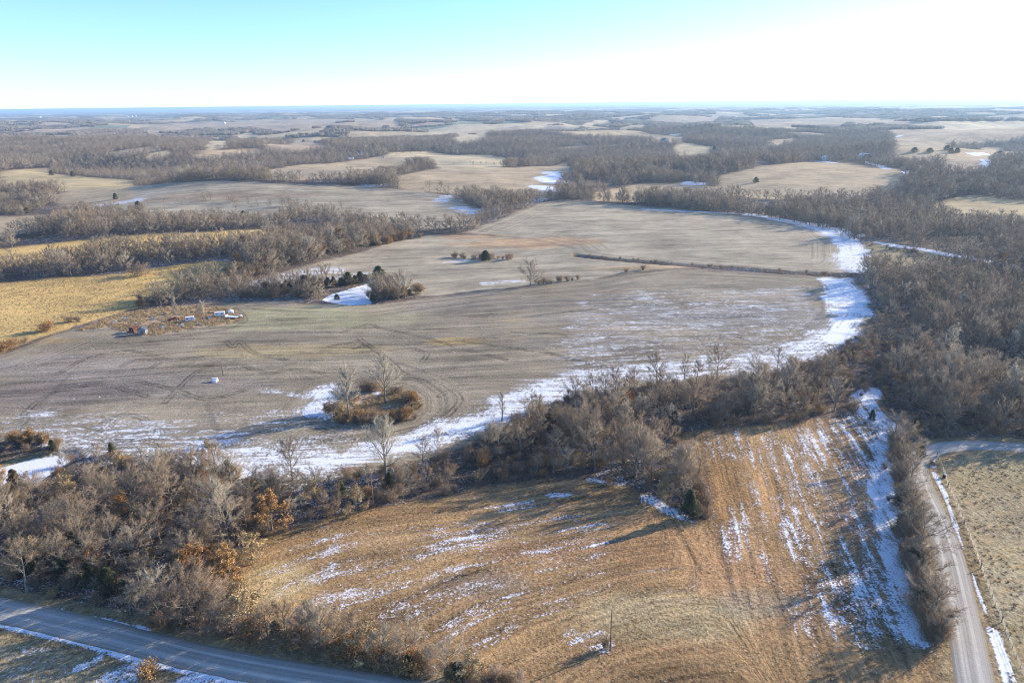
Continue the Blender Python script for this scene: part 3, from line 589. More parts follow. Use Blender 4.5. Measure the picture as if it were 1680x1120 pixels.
def tree_mesh(seed, H=12., rad=5.5, lean=.0, lead=.72, n1=13, n2=9, n3=7, n4=7, thick=1.25, el=(20, 70), clear=.25, leaves=0, up=.28):
    R = np.random.default_rng(seed)
    zt = H*lead; m = 7; wob = np.cumsum(R.normal(0, .035*H/ m, (m, 2)), 0); wob[0] = 0
    tr = [(wob[i, 0]+lean*i/m*H*.2, wob[i, 1], zt*i/(m-1)) for i in range(m)]; r0 = .020*H
    trr = [r0*(1-.82*i/(m-1)) if i else r0*1.35 for i in range(m)]
    paths = [tr]; rads = [trr]
    t = clear+(1-clear)*np.linspace(0, 1, n1)**.9; t += R.uniform(-.02, .02, n1); t = np.clip(t, .05, .95)
    az = np.arange(n1)*2.4+R.uniform(-.5, .5, n1)
    tt = np.clip((t-clear)/(1-clear), 0, 1); e = np.radians(el[0]+(el[1]-el[0])*tt**1.3+R.uniform(-8, 8, n1))
    D = np.stack([np.cos(az)*np.cos(e), np.sin(az)*np.cos(e), np.sin(e)], 1)
    P = np.array([[np.interp(a*(m-1), np.arange(m), [q[j] for q in tr]) for j in range(3)] for a in t])
    L = rad*(.95-.30*tt)*R.uniform(.75, 1.15, n1)
    top = tt > .7; L[top] = np.minimum(L[top], (H-P[top, 2])/np.sin(e[top])*.8)
    cv = L*.22
    for i in range(n1):
        ss = np.linspace(0, 1, 5); pts = [tuple(P[i]+D[i]*L[i]*s+np.array([0, 0, cv[i]*s*s])+R.normal(0, .04*s, 3)*L[i]*.5) for s in ss]
        rr = min(max(.03, .42*r0*(1.1-.5*t[i]))*thick**.2, .78*np.interp(t[i]*(m-1), np.arange(m), trr))
        paths.append(pts); rads.append([rr*(1-.75*s) for s in ss])
    VT, FT = tubes(paths, rads)
    P2, D2, L2, _ = children(R, P, D, L, n2, .52, .75, up, .22, cv)
    V, F = cones(P2, D2, L2, .032*np.ones(len(P2))*thick**.7*(H/12)); VV = [V]; FF = [F]; c = len(V)
    P3, D3, L3, _ = children(R, P2, D2, L2, n3, .56, .8, up*.8, .15)
    V, F = cones(P3, D3, L3, .019*np.ones(len(P3))*thick); VV.append(V); FF.append(F+c); c += len(V)
    if n4:
        P4, D4, L4, _ = children(R, P3, D3, L3, n4, .62, .85, up*.5, .1)
        V, F = cones(P4, D4, L4, .0125*np.ones(len(P4))*thick); VV.append(V); FF.append(F+c); c += len(V)
    mi = None; VL = None
    if leaves:
        src = P4 if n4 else P3; k = R.integers(0, len(src), leaves); p = src[k]+(D4 if n4 else D3)[k]*R.uniform(0, .6, (leaves, 1))+R.normal(0, .12, (leaves, 3))
        sz = R.uniform(.07, .17, leaves)[:, None]; a = unit(R.normal(size=(leaves, 3))); b = unit(np.cross(a, R.normal(size=(leaves, 3))))
        VL = np.stack([p-a*sz-b*sz*.6, p+a*sz-b*sz*.5, p+a*sz*.8+b*sz*.7+.04, p-a*sz*.8+b*sz*.6], 1).reshape(-1, 3); FL = (np.arange(leaves)*4)[:, None]+np.array([[0, 1, 2, 3]])
    return (VT, FT), (np.concatenate(VV), np.concatenate(FF)), (VL, FL) if leaves else None
def tree_meshes(name, m_trunk, m_twig, m_leaf=None, merged=False, **kw):
    T, W, Lf = tree_mesh(**kw)
    if merged:
        V = np.concatenate([T[0], W[0]]); F = [T[1], W[1]+len(T[0])]; mi = np.concatenate([np.zeros(len(T[1])), np.ones(len(W[1]))])
        if Lf: F.append(Lf[1]+len(V)); mi = np.concatenate([mi, np.full(len(Lf[1]), 2)]); V = np.concatenate([V, Lf[0]])
        return mesh_np(name, V, F, [m_trunk, m_twig]+([m_leaf] if m_leaf else []), mi)
    out = [mesh_np(name+'_trunk', T[0], [T[1]], [m_trunk], smooth=True), mesh_np(name+'_crown', W[0], [W[1]], [m_twig])]
    if Lf: out.append(mesh_np(name+'_leaves', Lf[0], [Lf[1]], [m_leaf]))
    return out
def shrub_mesh(seed, H=3., rad=2., stems=34, n2=8, n3=6, thick=1.4, leaves=0):
    R = np.random.default_rng(seed); k = stems
    a = R.uniform(0, 6.28, k); e = R.uniform(.35, 1.0, k)*math.pi/2
    P = np.stack([R.normal(0, rad*.22, k), R.normal(0, rad*.22, k), np.zeros(k)], 1); D = np.stack([np.cos(a)*np.cos(e), np.sin(a)*np.cos(e), np.sin(e)], 1)
    L = np.minimum(H, rad*1.1/np.maximum(np.cos(e), .2))*R.uniform(.55, 1., k)
    V, F = cones(P, D, L, .03*np.ones(k)*thick); VV = [V]; FF = [F]; c = len(V)
    for n, ra, r in ((n2, .45, .018), (n3, .5, .012)):
        P, D, L, _ = children(R, P, D, L, n, ra, .8, .2, .25)
        V, F = cones(P, D, L, r*np.ones(len(P))*thick); VV.append(V); FF.append(F+c); c += len(V)
    Lf = None
    if leaves:
        i = R.integers(0, len(P), leaves); p = P[i]+D[i]*L[i][:, None]*R.uniform(.2, 1, (leaves, 1)); sz = R.uniform(.05, .12, (leaves, 1)); u = unit(R.normal(size=(leaves, 3))); v = unit(np.cross(u, R.normal(size=(leaves, 3))))
        VL = np.stack([p-u*sz, p+v*sz, p+u*sz, p-v*sz], 1).reshape(-1, 3); Lf = (VL, (np.arange(leaves)*4)[:, None]+np.array([[0, 1, 2, 3]]))
    return np.concatenate(VV), np.concatenate(FF), Lf
def shrub_me(name, m, m2=None, **kw):
    V, F, Lf = shrub_mesh(**kw)
    if Lf is None: return mesh_np(name, V, [F], [m])
    return mesh_np(name, np.concatenate([V, Lf[0]]), [F, Lf[1]+len(V)], [m, m2], np.concatenate([np.zeros(len(F)), np.ones(len(Lf[1]))]))
def cedar_meshes(seed, H=7., rad=2.2, n=2600, size=.20):
    R = np.random.default_rng(seed)
    T, FT = tubes([[(0, 0, 0), (0, 0, H*.5), (R.normal(0, .1), R.normal(0, .1), H*.93)]], [[.16, .11, .03]])
    z = R.uniform(.03, 1, n)**.85; lob = .75+.25*np.sin(z*23+R.uniform(0, 6))*1; a = R.uniform(0, 6.28, n)
    pr = rad*1.15*np.clip((1-z)**.5*np.minimum(1, .45+z*3)*(.85+.22*np.sin(a*2+seed)+.2*np.sin(a*3+z*11+seed)+.2*np.sin(z*31+a*2)), .04, 2)
    q = R.uniform(.3, 1.25, n)**.6
    P = np.stack([np.cos(a)*pr*q, np.sin(a)*pr*q, z*H], 1); D = unit(np.stack([np.cos(a), np.sin(a), np.full(n, .55)], 1)+R.normal(0, .35, (n, 3)))
    V, F = cones(P-D*.1, D, R.uniform(1.2, 2.6, n)*size, R.uniform(.35, .6, n)*size)
    return [mesh_np('cedar_trunk', T, [FT], [MT['bark']]), mesh_np('cedar_crown', V, [F], [MT['cedar']])]
# ---- kinds of tree: near ones with trunk and crown apart, far ones as one mesh
NEAR = [tree_meshes('bare', MT['bark'], MT['twig'], seed=s, **k) for s, k in ((1, dict(H=12, rad=5.2)), (2, dict(H=12, rad=4.2, n1=12, el=(35, 75))), (3, dict(H=12, rad=6.0, n1=12, clear=.18, el=(15, 65))), (4, dict(H=12, rad=4.8, n1=10, el=(40, 78), lead=.6)), (5, dict(H=12, rad=5.6, n1=13, n3=5, clear=.2)), (6, dict(H=12, rad=4.0, lead=.8, clear=.35, lean=.3)))]
TALL = [tree_meshes('tall', MT['bark'], MT['pale'], seed=s, H=18, rad=r, n1=n, clear=c, lead=.78, el=(38, 75), n2=9, n3=6, n4=6, thick=2.1) for s, r, n, c in ((11, 5.5, 13, .32), (12, 6.5, 14, .28), (13, 3.2, 14, .3))]
FIELD = [tree_meshes('field', MT['bark'], MT['twig'], seed=21, H=14, rad=8.2, n1=14, clear=.16, lead=.55, el=(18, 70), thick=2.0, n4=4)]
OAK = [tree_meshes('oak', MT['bark'], MT['twig'], MT['leaf'], seed=s, H=9, rad=3.6, n1=10, n4=3, leaves=5200, clear=.15) for s in (31, 32)]
TANO = [tree_meshes('tan', MT['bark'], MT['twig'], MT['tanleaf'], seed=s, H=9, rad=4.0, n1=11, n4=4, leaves=3000, clear=.12) for s in (35,)]
CEDAR = [cedar_meshes(s, 7, r) for s, r in ((41, 2.2), (42, 1.7), (43, 2.6))]
SHRUB = [shrub_me('shrub', MT['shrub'], seed=51), shrub_me('shrub', MT['shrub'], seed=52, rad=2.6, H=2.6, stems=32), shrub_me('shrub', MT['shrub'], seed=53, rad=1.6, H=3.2)]
OSHRUB = [shrub_me('leafy_shrub', MT['shrub'], MT['leaf'], seed=55, leaves=2600), shrub_me('leafy_shrub', MT['shrub'], MT['tanleaf'], seed=56, rad=2.4, leaves=2200)]
MID = [tree_meshes('mid', MT['bark'], MT['twig'], merged=True, seed=s, H=12, rad=r, n1=10, n2=7, n3=6, n4=4, thick=t*.85, clear=.12) for s, r, t in ((61, 5.4, 3.6), (62, 4.8, 3.6), (63, 5.9, 3.3))]
FAR = [tree_meshes('far', MT['bark'], MT['twig'], merged=True, seed=s, H=12, rad=r, n1=8, n2=5, n3=5, n4=0, thick=8.0, clear=.1) for s, r in ((71, 5.4), (72, 6.2), (73, 5.0))]
def grove_mesh(seed):
    R = np.random.default_rng(seed); n = 520
    c = R.uniform(-13, 13, (9, 2)); i = R.integers(0, 9, n); th = R.uniform(0, 6.28, n); ph = R.uniform(0, 1, n)
    rr = 6.0; p = np.stack([c[i, 0]+np.cos(th)*np.sqrt(1-ph**2)*rr*.8, c[i, 1]+np.sin(th)*np.sqrt(1-ph**2)*rr*.8, 3+ph*6.5+R.uniform(-1, 1, n)], 1)
    D = unit(np.stack([np.cos(th)*.6, np.sin(th)*.6, .6+ph], 1)+R.normal(0, .3, (n, 3)))
    V, F = cones(p-D*2, D, R.uniform(2.5, 4.5, n), R.uniform(.35, .7, n))
    return mesh_np('grove', V, [F], [MT['twig']])
# ---- where they stand
EXPL = []      # kind, px, py, height, variant, label
def ex(kind, x, y, H, v=0, label=None, cat='tree', group=None, wide=1.0): EXPL.append((kind, x, y, H, v, label, cat, group, wide))
ex('TALL', 572, 684, 19, 0, 'tall pale bare tree at the left end of the brushy island in the stubble field')
ex('TALL', 632, 662, 18, 1, 'tall bare tree with a straight dark trunk in the middle of the brushy island')
ex('TALL', 291, 528, 15, 2, 'thin pale bare tree with a leaning top in the farmyard among the weeds', wide=.7)
ex('TALL', 334, 527, 11, 0, 'slim bare tree between the two white trailers in the farmyard', wide=.8)
ex('FIELD', 870, 468, 15, 0, 'lone round-crowned bare tree standing in the brush line in mid field')
ex('TALL', 633, 786, 19, 1, 'large pale spreading tree rising over the snowy field edge left of centre', wide=1.15)
ex('NEAR', 481, 787, 14, 1, 'bare tree at the snowy field edge above the orange oak')
ex('NEAR', 694, 762, 10, 3, 'small dark bare tree just right of the large pale tree at the snow band')
ex('NEAR', 718, 758, 11, 5, 'slender bare tree standing before the snow band right of centre', wide=.6)
ex('TALL', 823, 690, 12, 2, 'thin bare tree at the bend of the snowy field edge')
ex('NEAR', 1077, 632, 14, 3, 'dark upright tree silhouetted on the snow, first large one in the row')
ex('NEAR', 1176, 622, 13, 0, 'dark fan-shaped tree silhouetted on the snow, right end of the row')
ex('NEAR', 1122, 628, 12, 3, 'dark vase-shaped tree silhouetted on the snow in the middle of the row', wide=.8)
ex('NEAR', 1010, 646, 11, 1, 'low bare tree on the snow left of the dark upright tree')
ex('NEAR', 1142, 628, 9, 5, 'narrow dark tree between the vase-shaped and fan-shaped trees on the snow')
ex('NEAR', 1040, 640, 9, 4, 'small twiggy tree on the snow edge left of the dark upright tree')
ex('NEAR', 1235, 614, 8, 2, 'low bare tree at the right of the silhouetted row'); ex('NEAR', 1275, 606, 9, 0, 'bare tree near the east snow bend')
ex('NEAR', 972, 655, 10, 0, 'bare tree leaning over the snow band at the dip of the field edge')
ex('TALL', 664, 489, 14, 0, 'tall bare tree at the right side of the frozen pond thicket')
ex('NEAR', 640, 484, 9, 2, 'round bare tree among the thicket right of the frozen pond'); ex('NEAR', 622, 474, 10, 0, 'bare tree behind the thicket right of the frozen pond')
ex('NEAR', 655, 492, 7, 4, 'small grey tree in front of the tall tree by the frozen pond')
for i, (x, y, H) in enumerate([(612, 488, 9), (618, 480, 8), (622, 492, 8), (630, 474, 10), (645, 478, 10), (675, 480, 8), (610, 470, 8), (634, 492, 7), (555, 672, 7), (548, 685, 6), (660, 655, 6)]): ex('NEAR', x, y, H, i, wide=1.3)
ex('OAK', 447, 868, 10, 0, 'orange-leaved oak at the left corner of the brown meadow', wide=1.0)
ex('OAK', 380, 958, 8.5, 1, 'golden-brown oak beside the meadow edge above the hedgerow'); ex('OAK', 320, 955, 9, 0, 'golden oak in the wood nearest the bottom left road', wide=1.2)
ex('OAK', 205, 850, 6.5, 1, 'bright orange small oak alone amid grey trees'); ex('OAK', 352, 985, 5.5, 1, 'low orange oak just above the hedgerow')
ex('OAK', 335, 800, 5.5, 0, 'small rusty oak below the snowy field at left'); ex('OAK', 268, 838, 4, 1, 'pale orange bush-like oak in the left wood')
ex('OAK', 52, 728, 5, 0, 'orange oak on the bank behind the iced pond'); ex('OAK', 232, 905, 5, 0, 'little orange oak in the dark hollow of the left wood'); ex('OAK', 2, 792, 5, 0, 'orange oak at the left frame edge in front of the iced pond')
ex('TANO', 345, 765, 8, 0, 'tan-leaved tree against the snowy field at left', wide=.9); ex('TANO', 415, 925, 8, 0, 'tan-leaved tree filling the left meadow corner', wide=1.1); ex('TANO', 395, 1003, 7, 0, 'tan-leaved tree where wood and hedgerow meet')
ex('TANO', 60, 935, 8, 0, 'yellowish tan tree in the dark lower left wood'); ex('TANO', 585, 842, 7, 0, 'tan rounded tree at the meadow edge right of the oak'); ex('TANO', 515, 825, 6.5, 0, 'tan tree with clear trunk in the belt below the snow band'); ex('TANO', 1090, 818, 6, 0, 'tan scrubby tree near the tip of the meadow copse')
ex('OAK', 1000, 802, 3.5, 0, 'low orange oak bush under the copse trees'); ex('OAK', 930, 700, 5, 1, 'rusty oak inside the shaded belt right of centre'); ex('OAK', 1340, 680, 4, 0, 'rusty oak low at the shaded wood edge')
for i, (x, y, H, wd, lb) in enumerate([(1480, 752, 11, 1.3, 'northernmost'), (1490, 806, 10, 1.3, 'second'), (1506, 912, 12.5, 1.45, 'largest'), (1528, 1028, 11, 1.35, 'lowest')]):
    ex('NEAR', x, y, H, (2, 4, 2, 0)[i], lb+' round bare tree in the hedge between snow strip and gravel road', wide=wd)
ex('NEAR', 1492, 858, 8, 4, 'bare tree between second and largest trees of the roadside hedge', wide=1.1); ex('NEAR', 1510, 970, 7, 2, 'small bare tree under the largest tree of the roadside hedge', wide=1.1); ex('NEAR', 1548, 1050, 6.5, 5, 'small twisted tree at the foot of the roadside hedge')
for i, (x, y, H) in enumerate([(1468, 715, 8), (1476, 728, 8.5), (1484, 775, 8.5), (1482, 790, 8), (1492, 828, 8), (1488, 845, 8), (1498, 880, 8.5), (1500, 935, 8.5), (1508, 950, 8), (1514, 985, 8), (1516, 1005, 8.5), (1534, 1045, 8)]): ex('NEAR', x, y, H, i, wide=1.45)
ex('NEAR', 1473, 770, 7, 0, 'bushy bare tree on the snow side of the roadside hedge'); ex('NEAR', 1484, 830, 7, 4, 'grey bushy tree half way down the roadside hedge', wide=1.2)
for x, y, H in [(1480, 830, 5), (1500, 935, 6), (1512, 1000, 5), (1485, 870, 5), (1518, 975, 5)]: ex('CEDAR', x, y, H, 0, None, 'tree', wide=1.5)
ex('CEDAR', 1130, 848, 8, 1, 'dark pointed cedar at the tip of the copse in the brown meadow'); ex('CEDAR', 30, 812, 8, 1, 'dark thin cedar in front of the iced pond at left')
for x, y, H, v in [(437, 482, 7, 0), (452, 480, 6, 1), (466, 482, 6.5, 0), (478, 477, 7, 2), (490, 475, 7.5, 0), (502, 474, 8, 2), (514, 474, 7, 1), (526, 472, 6, 0), (538, 471, 7, 0), (548, 470, 7, 1), (560, 468, 6, 0), (572, 467, 7.5, 2), (583, 465, 6, 0), (592, 463, 6.5, 0), (553, 492, 4, 0), (612, 494, 4.5, 0), (622, 458, 8, 0), (797, 428, 7, 0), (262, 498, 0, 0), (470, 470, 5, 1), (520, 478, 5, 0), (505, 480, 5, 0), (600, 460, 5, 2)]:
    if H: ex('CEDAR', x, y, H*(.80+.3*((x*7) % 5)/5), v, wide=1.35+.3*((x*3) % 4)/4)
for x, y, H in [(265, 832, 7), (330, 790, 5), (185, 745, 4), (88, 740, 4), (150, 960, 6), (215, 985, 6), (105, 950, 6), (290, 985, 5), (640, 800, 5), (560, 815, 5), (900, 705, 6), (1105, 700, 6), (455, 1052, 5), (672, 1106, 4.5), (750, 1122, 5), (300, 1030, 4), (1510, 750, 4), (1380, 600, 4), (1395, 590, 5), (375, 780, 5), (1430, 690, 4), (1500, 712, 6), (180, 975, 7), (120, 900, 5), (50, 945, 6)]:
    ex('CEDAR', x, y, H, 0)
for x, y, H in [(228, 344, 9), (95, 355, 8), (190, 327, 7), (1172, 247, 9), (45, 350, 6), (400, 360, 8), (120, 290, 9), (1420, 262, 8), (1380, 262, 8), (85, 288, 8), (1240, 300, 7)]: ex('CEDAR', x, y, H, 2, wide=1.2)
for x, y in [(1425, 262), (1525, 251), (1553, 247), (1560, 251), (1570, 251), (1640, 256), (1500, 250), (700, 226), (498, 233)]: ex('CEDAR', x, y, 8, 2, wide=1.8)
# shrubs: kind, px, py, height, orange?
def sline(pts, n, H, kind='SHRUB', jit=6, lab=None, cat='shrub', grp=None):
    R = np.random.default_rng(len(EXPL)); pts = np.array(pts, float); d = np.r_[0, np.cumsum(np.hypot(*np.diff(pts, axis=0).T))]
    for k in range(n):
        s = R.uniform(0, d[-1]); x = np.interp(s, d, pts[:, 0])+R.normal(0, jit); y = np.interp(s, d, pts[:, 1])+R.normal(0, jit*.35)
        ex(kind if kind != 'MIX' else ('OSHRUB' if R.random() < .3 else 'SHRUB'), x, y, H*R.uniform(.55, 1.3), int(R.integers(0, 3)), lab, cat, grp, 1.0)
sline([(225, 500), (290, 488), (330, 470), (380, 456), (430, 448)], 34, 4, 'MIX', 5, 'brown leafless shrub in the brush line along the gold grass field', grp='shrubs of the brush line beside the gold field')
sline([(340, 455), (420, 432), (520, 412), (600, 398), (690, 386)], 40, 4, 'MIX', 5, 'rusty brown shrub along the wood edge above the middle field', grp='shrubs along the wood edge above the middle field')
sline([(395, 488), (430, 488), (480, 486), (520, 488)], 26, 4.5, 'SHRUB', 4, 'bare shrub in the thicket left of the frozen pond', grp='shrubs of the thicket left of the frozen pond')
sline([(610, 488), (640, 490), (680, 482)], 22, 4.5, 'MIX', 4, 'bare shrub in the thicket right of the frozen pond', grp='shrubs of the thicket right of the frozen pond')
sline([(548, 672), (560, 692), (620, 692), (670, 686), (684, 664), (650, 642)], 46, 3.0, 'MIX', 7, 'orange-brown shrub on the rim of the brushy island', grp='shrubs on the rim of the brushy island')
sline([(595, 642), (620, 640)], 6, 4, 'SHRUB', 3, 'upright bare shrub at the back of the brushy island', grp='upright shrubs at the back of the brushy island')
sline([(878, 466), (960, 458)], 10, 3, 'SHRUB', 2, 'low bare shrub in the line right of the lone field tree', grp='shrubs right of the lone field tree')
sline([(740, 424), (840, 426)], 16, 3.6, 'SHRUB', 3, 'bare shrub in the clump in the middle field', grp='shrubs of the middle field clump')
for x, y, H, l in [(1028, 447, 2.5, 'left one of two dark round shrubs below the ditch line'), (1055, 443, 3, 'right one of two dark round shrubs below the ditch line'), (115, 528, 3.5, 'left one of a pair of dark shrubs at the gold field edge'), (129, 527, 2.6, 'right one of a pair of dark shrubs at the gold field edge'), (77, 543, 4, 'round rusty shrub alone at the gold field edge'), (40, 562, 2.6, 'small shrub between the two clumps at the gold field corner'), (18, 572, 4, 'large rusty shrub near the left frame edge by the gold field'), (2, 578, 4, 'rusty shrub cut by the left frame edge'), (230, 502, 3.2, 'round brown shrub at the left end of the brush line'), (228, 452, 8, 'broad round grey thicket bush at the top of the gold field')]:
    ex('OSHRUB' if 'rust' in l or 'brown' in l else 'SHRUB', x, y, H, 0, l, 'shrub', wide=1.4)
ex('OSHRUB', 245, 1112, 3.2, 0, 'orange leafy bush on the snowy verge below the left road', 'shrub', wide=1.1)
ex('OSHRUB', 993, 1064, 2.6, 1, 'tan bush at the foot of the utility pole in the meadow', 'shrub', wide=.6)
sline([(100, 735), (60, 725), (20, 722)], 14, 3, 'MIX', 4, 'orange-brown shrub on the bank behind the iced pond', grp='shrubs behind the iced pond')
sline([(1425, 402), (1480, 412), (1550, 428)], 30, 2.2, 'SHRUB', 6, 'small dark shrub dotted in the clearing beside the frozen creek', grp='shrubs in the clearing by the frozen creek')
sline([(960, 421), (1100, 433), (1200, 440), (1340, 450), (1400, 452)], 30, 1.7, 'SHRUB', 1.5, 'low scrub bush in the dark ditch between the fields', grp='scrub in the ditch between the fields')
for i, (x, y, H) in enumerate([(262, 1020, 8), (290, 1012, 9), (318, 1030, 7), (345, 1022, 8), (380, 1038, 7.5), (410, 1030, 8), (440, 1046, 8), (470, 1040, 8.5), (498, 1058, 7.5), (525, 1050, 8), (552, 1066, 8), (580, 1060, 7.5), (604, 1078, 7), (632, 1084, 9), (668, 1084, 8), (700, 1098, 5.5), (735, 1108, 8), (770, 1118, 5.5), (815, 1130, 5), (850, 1132, 5), (240, 1000, 8), (215, 1008, 7)]):
    ex('TANO' if i in (5, 12, 17) else 'NEAR', x, y, H, i, wide=1.35)
for x, y, H in [(560, 1078, 4), (672, 1098, 4), (640, 1092, 3), (742, 1120, 4)]: ex('OAK', x, y, H, 0, wide=1.1)
sline([(250, 1028), (420, 1050), (560, 1078), (700, 1108), (850, 1140)], 90, 3, 'MIX', 5, 'shrub at the foot of the hedgerow along the left road', grp='shrubs of the left road hedgerow')
sline([(1470, 730), (1478, 800), (1498, 900), (1512, 1000), (1535, 1055)], 64, 4.0, 'SHRUB', 4, 'shrub under the trees of the roadside hedge', grp='shrubs of the roadside hedge')
sline([(1535, 765), (1525, 760)], 3, 1.5, 'SHRUB', 2, 'small shrub at the inside of the road bend', grp='shrubs at the road bend')
sline([(1120, 770), (1150, 820), (1160, 845)], 16, 3.2, 'MIX', 5, 'brown shrub at the tip of the meadow copse', grp='shrubs at the tip of the meadow copse')
for x0, y0, x1, y1, n in [(610, 255, 700, 249, 10), (700, 249, 870, 261, 22), (655, 268, 700, 270, 8), (760, 268, 830, 272, 8), (1400, 262, 1425, 262, 6)]:
    sline([(x0, y0), (x1, y1)], n, 6, 'MIDT', 3, 'bare tree in the field line far beyond the centre field', 'tree', 'trees in the far field line')
sline([(905, 326), (1000, 330), (1100, 338), (1200, 349), (1300, 360), (1380, 378), (1412, 396)], 70, 15, 'MIDT', 3, 'tall bare tree in the row along the upper field\'s far edge', 'tree', 'trees along the far edge of the upper field')
sline([(230, 334), (320, 328), (440, 338), (560, 345)], 34, 7, 'MIDT', 7, 'small bare tree on the brushy side of the hill field', 'tree', 'trees on the brushy hill field')
sline([(380, 452), (430, 440), (520, 418), (600, 403), (690, 389)], 46, 5.5, 'OSHRUB', 4, 'rusty leaf-holding brush along the wood edge above the middle field', grp='rusty brush along the wood edge')
# ---- woodland scatter
def scatter(sp, r0, r1, az, seed):
    R = np.random.default_rng(seed); g = np.arange(-r1, r1, sp); gy = np.arange(0, r1, sp)
    X, Y = np.meshgrid(g, gy); X = X.ravel(); Y = Y.ravel(); r = np.hypot(X, Y); k = (r > r0) & (r < r1) & (np.abs(np.arctan2(X, Y)) < math.radians(az))
    X = X[k]+R.uniform(-.48, .48, k.sum())*sp; Y = Y[k]+R.uniform(-.48, .48, k.sum())*sp
    return X, Y
def woodfilter(X, Y, buf=1.5):
    ok = cover(X, Y)[3] > .6
    for P in ICEW[:2]: ok &= sdf(P, X, Y) < -2
    return X[ok], Y[ok]
X, Y = woodfilter(*scatter(6.2, 95, 560, 56, 1))
edge = np.full(len(X), 99.)
for n_, c_, P in OPENW:
    d = -sdf(P, X, Y); edge = np.minimum(edge, np.where(d > 900, 99, np.abs(d)))
R_ = np.random.default_rng(5)
hn = fbm(X/40, Y/40, 81, 2); HT = (6.5+8.5*hn)*R_.uniform(.6, 1.4, len(X))*1.0
gap = fbm(X/22, Y/22, 83, 2); keep = ((gap > .33) | (R_.random(len(X)) < .25)) & (edge > np.where(np.hypot(X, Y) > 230, 4.0, 1.8)) & (pdist(DITCH, X, Y) > 9)
# thin roadside hedge south of the meadow stays lower
X, Y, HT, edge = X[keep], Y[keep], HT[keep], edge[keep]
HT = np.where(edge < 5, HT*.72, HT)
dM = -sdf(POLY['main'], X, Y); HT = np.where((dM < 24) & (dM > -5) & (Y < 330), HT*.66, HT)
kinds = np.where(R_.random(len(X)) < .015, 'OAK', 'NEAR'); leftw = (X < 20) & (Y < 260)
kinds = np.where((R_.random(len(X)) < .05) & leftw, 'TANO', kinds); kinds = np.where((R_.random(len(X)) < .01) & leftw, 'OAK', kinds)
kinds = np.where((R_.random(len(X)) < .04) & (HT > 11), 'TALL', kinds)
kinds = np.where(~leftw & (kinds == 'OAK') & (R_.random(len(X)) < .7), 'NEAR', kinds)
bu, bv, _ = project(X, Y, hgt(X, Y)); kinds = np.where((bu < 110) & (bv > 860) & (kinds == 'OAK'), 'NEAR', kinds)
ITEMS = []      # kind, x, y, H, variant, label, cat, group, wide, explicit
for i in range(len(X)): ITEMS.append([str(kinds[i]), X[i], Y[i], HT[i]*(1.0 if kinds[i] == 'NEAR' else (1.15 if kinds[i] == 'TALL' else .75)), int(R_.integers(0, 6)), None, 'tree', None, R_.uniform(1.0, 1.3), False])
SX, SY = woodfilter(*scatter(4.2, 95, 330, 54, 2)); k = R_.random(len(SX)) < .75; SX, SY = SX[k], SY[k]
for a, b in zip(SX, SY): ITEMS.append(['OSHRUB' if R_.random() < .10 else 'SHRUB', a, b, R_.uniform(1.4, 3.6), int(R_.integers(0, 3)), None, 'shrub', None, 1.0, False])
gp = G([(e[1], e[2]) for e in EXPL])
for e, g in zip(EXPL, gp): ITEMS.append([e[0], g[0], g[1], e[3], e[4], e[5], e[6], e[7], e[8], True])
ix = np.array([i[1] for i in ITEMS]); iy = np.array([i[2] for i in ITEMS]); iz = hgt(ix, iy); ih = np.array([i[3] for i in ITEMS])
px, py, dep = project(ix, iy, iz+ih*.5); size = F0*ih/dep*((px > -15) & (px < W0+15) & (py > 5) & (py < H0+25))
# ---- individuals
KIND = {'NEAR': (NEAR, 12, 'bare_tree'), 'TALL': (TALL, 18, 'bare_tree'), 'FIELD': (FIELD, 14, 'bare_tree'), 'MIDT': (None, 12, 'bare_tree'), 'OAK': (OAK, 9, 'oak_tree'), 'TANO': (TANO, 9, 'oak_tree'), 'CEDAR': (CEDAR, 7, 'cedar_tree'), 'SHRUB': (SHRUB, 3, 'shrub'), 'OSHRUB': (OSHRUB, 3, 'shrub')}
LIM = {'bare_tree': 298, 'oak_tree': 150, 'cedar_tree': 200, 'shrub': 298}
order = sorted(range(len(ITEMS)), key=lambda i: -(size[i]+(1e3 if ITEMS[i][9] and ITEMS[i][5] and ITEMS[i][0] != 'SHRUB' and ITEMS[i][7] is None else 0)+(30 if ITEMS[i][9] else 0)))
HWORD = lambda h: 'tall ' if h > 11.5 else ('low ' if h < 7.5 else '')
def region(x, y, u, v):
    """a phrase for where a tree stands, from landmarks, and the group it belongs to"""
    if v > 990 and u < 980: return 'in the hedgerow along the left road', 'hedgerow trees by the left road'
    if u > 1455 and v > 700 and u < 1560: return 'in the right roadside hedge', 'roadside hedge trees'
    if u > 1400: return 'in the large right wood', 'trees of the large right wood'
    if u > 1160 and v < 720: return 'in the dark wood beside the snow path', 'trees of the shaded belt right of centre'
    if v < 560 and u < 720: return 'in the grey wood beyond the gold grass field', 'trees of the wood beyond the gold field'
    if v < 470: return 'in the far wood past the upper field', 'trees past the upper field'
    if u > 860 and v > 690: return 'in the brown meadow copse', 'copse trees in the brown meadow'
    if u > 860: return 'in the shaded belt behind the meadow', 'trees of the shaded belt'
    if u > 460: return 'in the tree belt below the snow band', 'trees of the belt below the snowy field edge'
    if v < 800: return 'in the left wood by the snowy field', 'left wood trees near the iced pond'
    return 'in the left wood above the shaded road', 'left wood trees above the road'
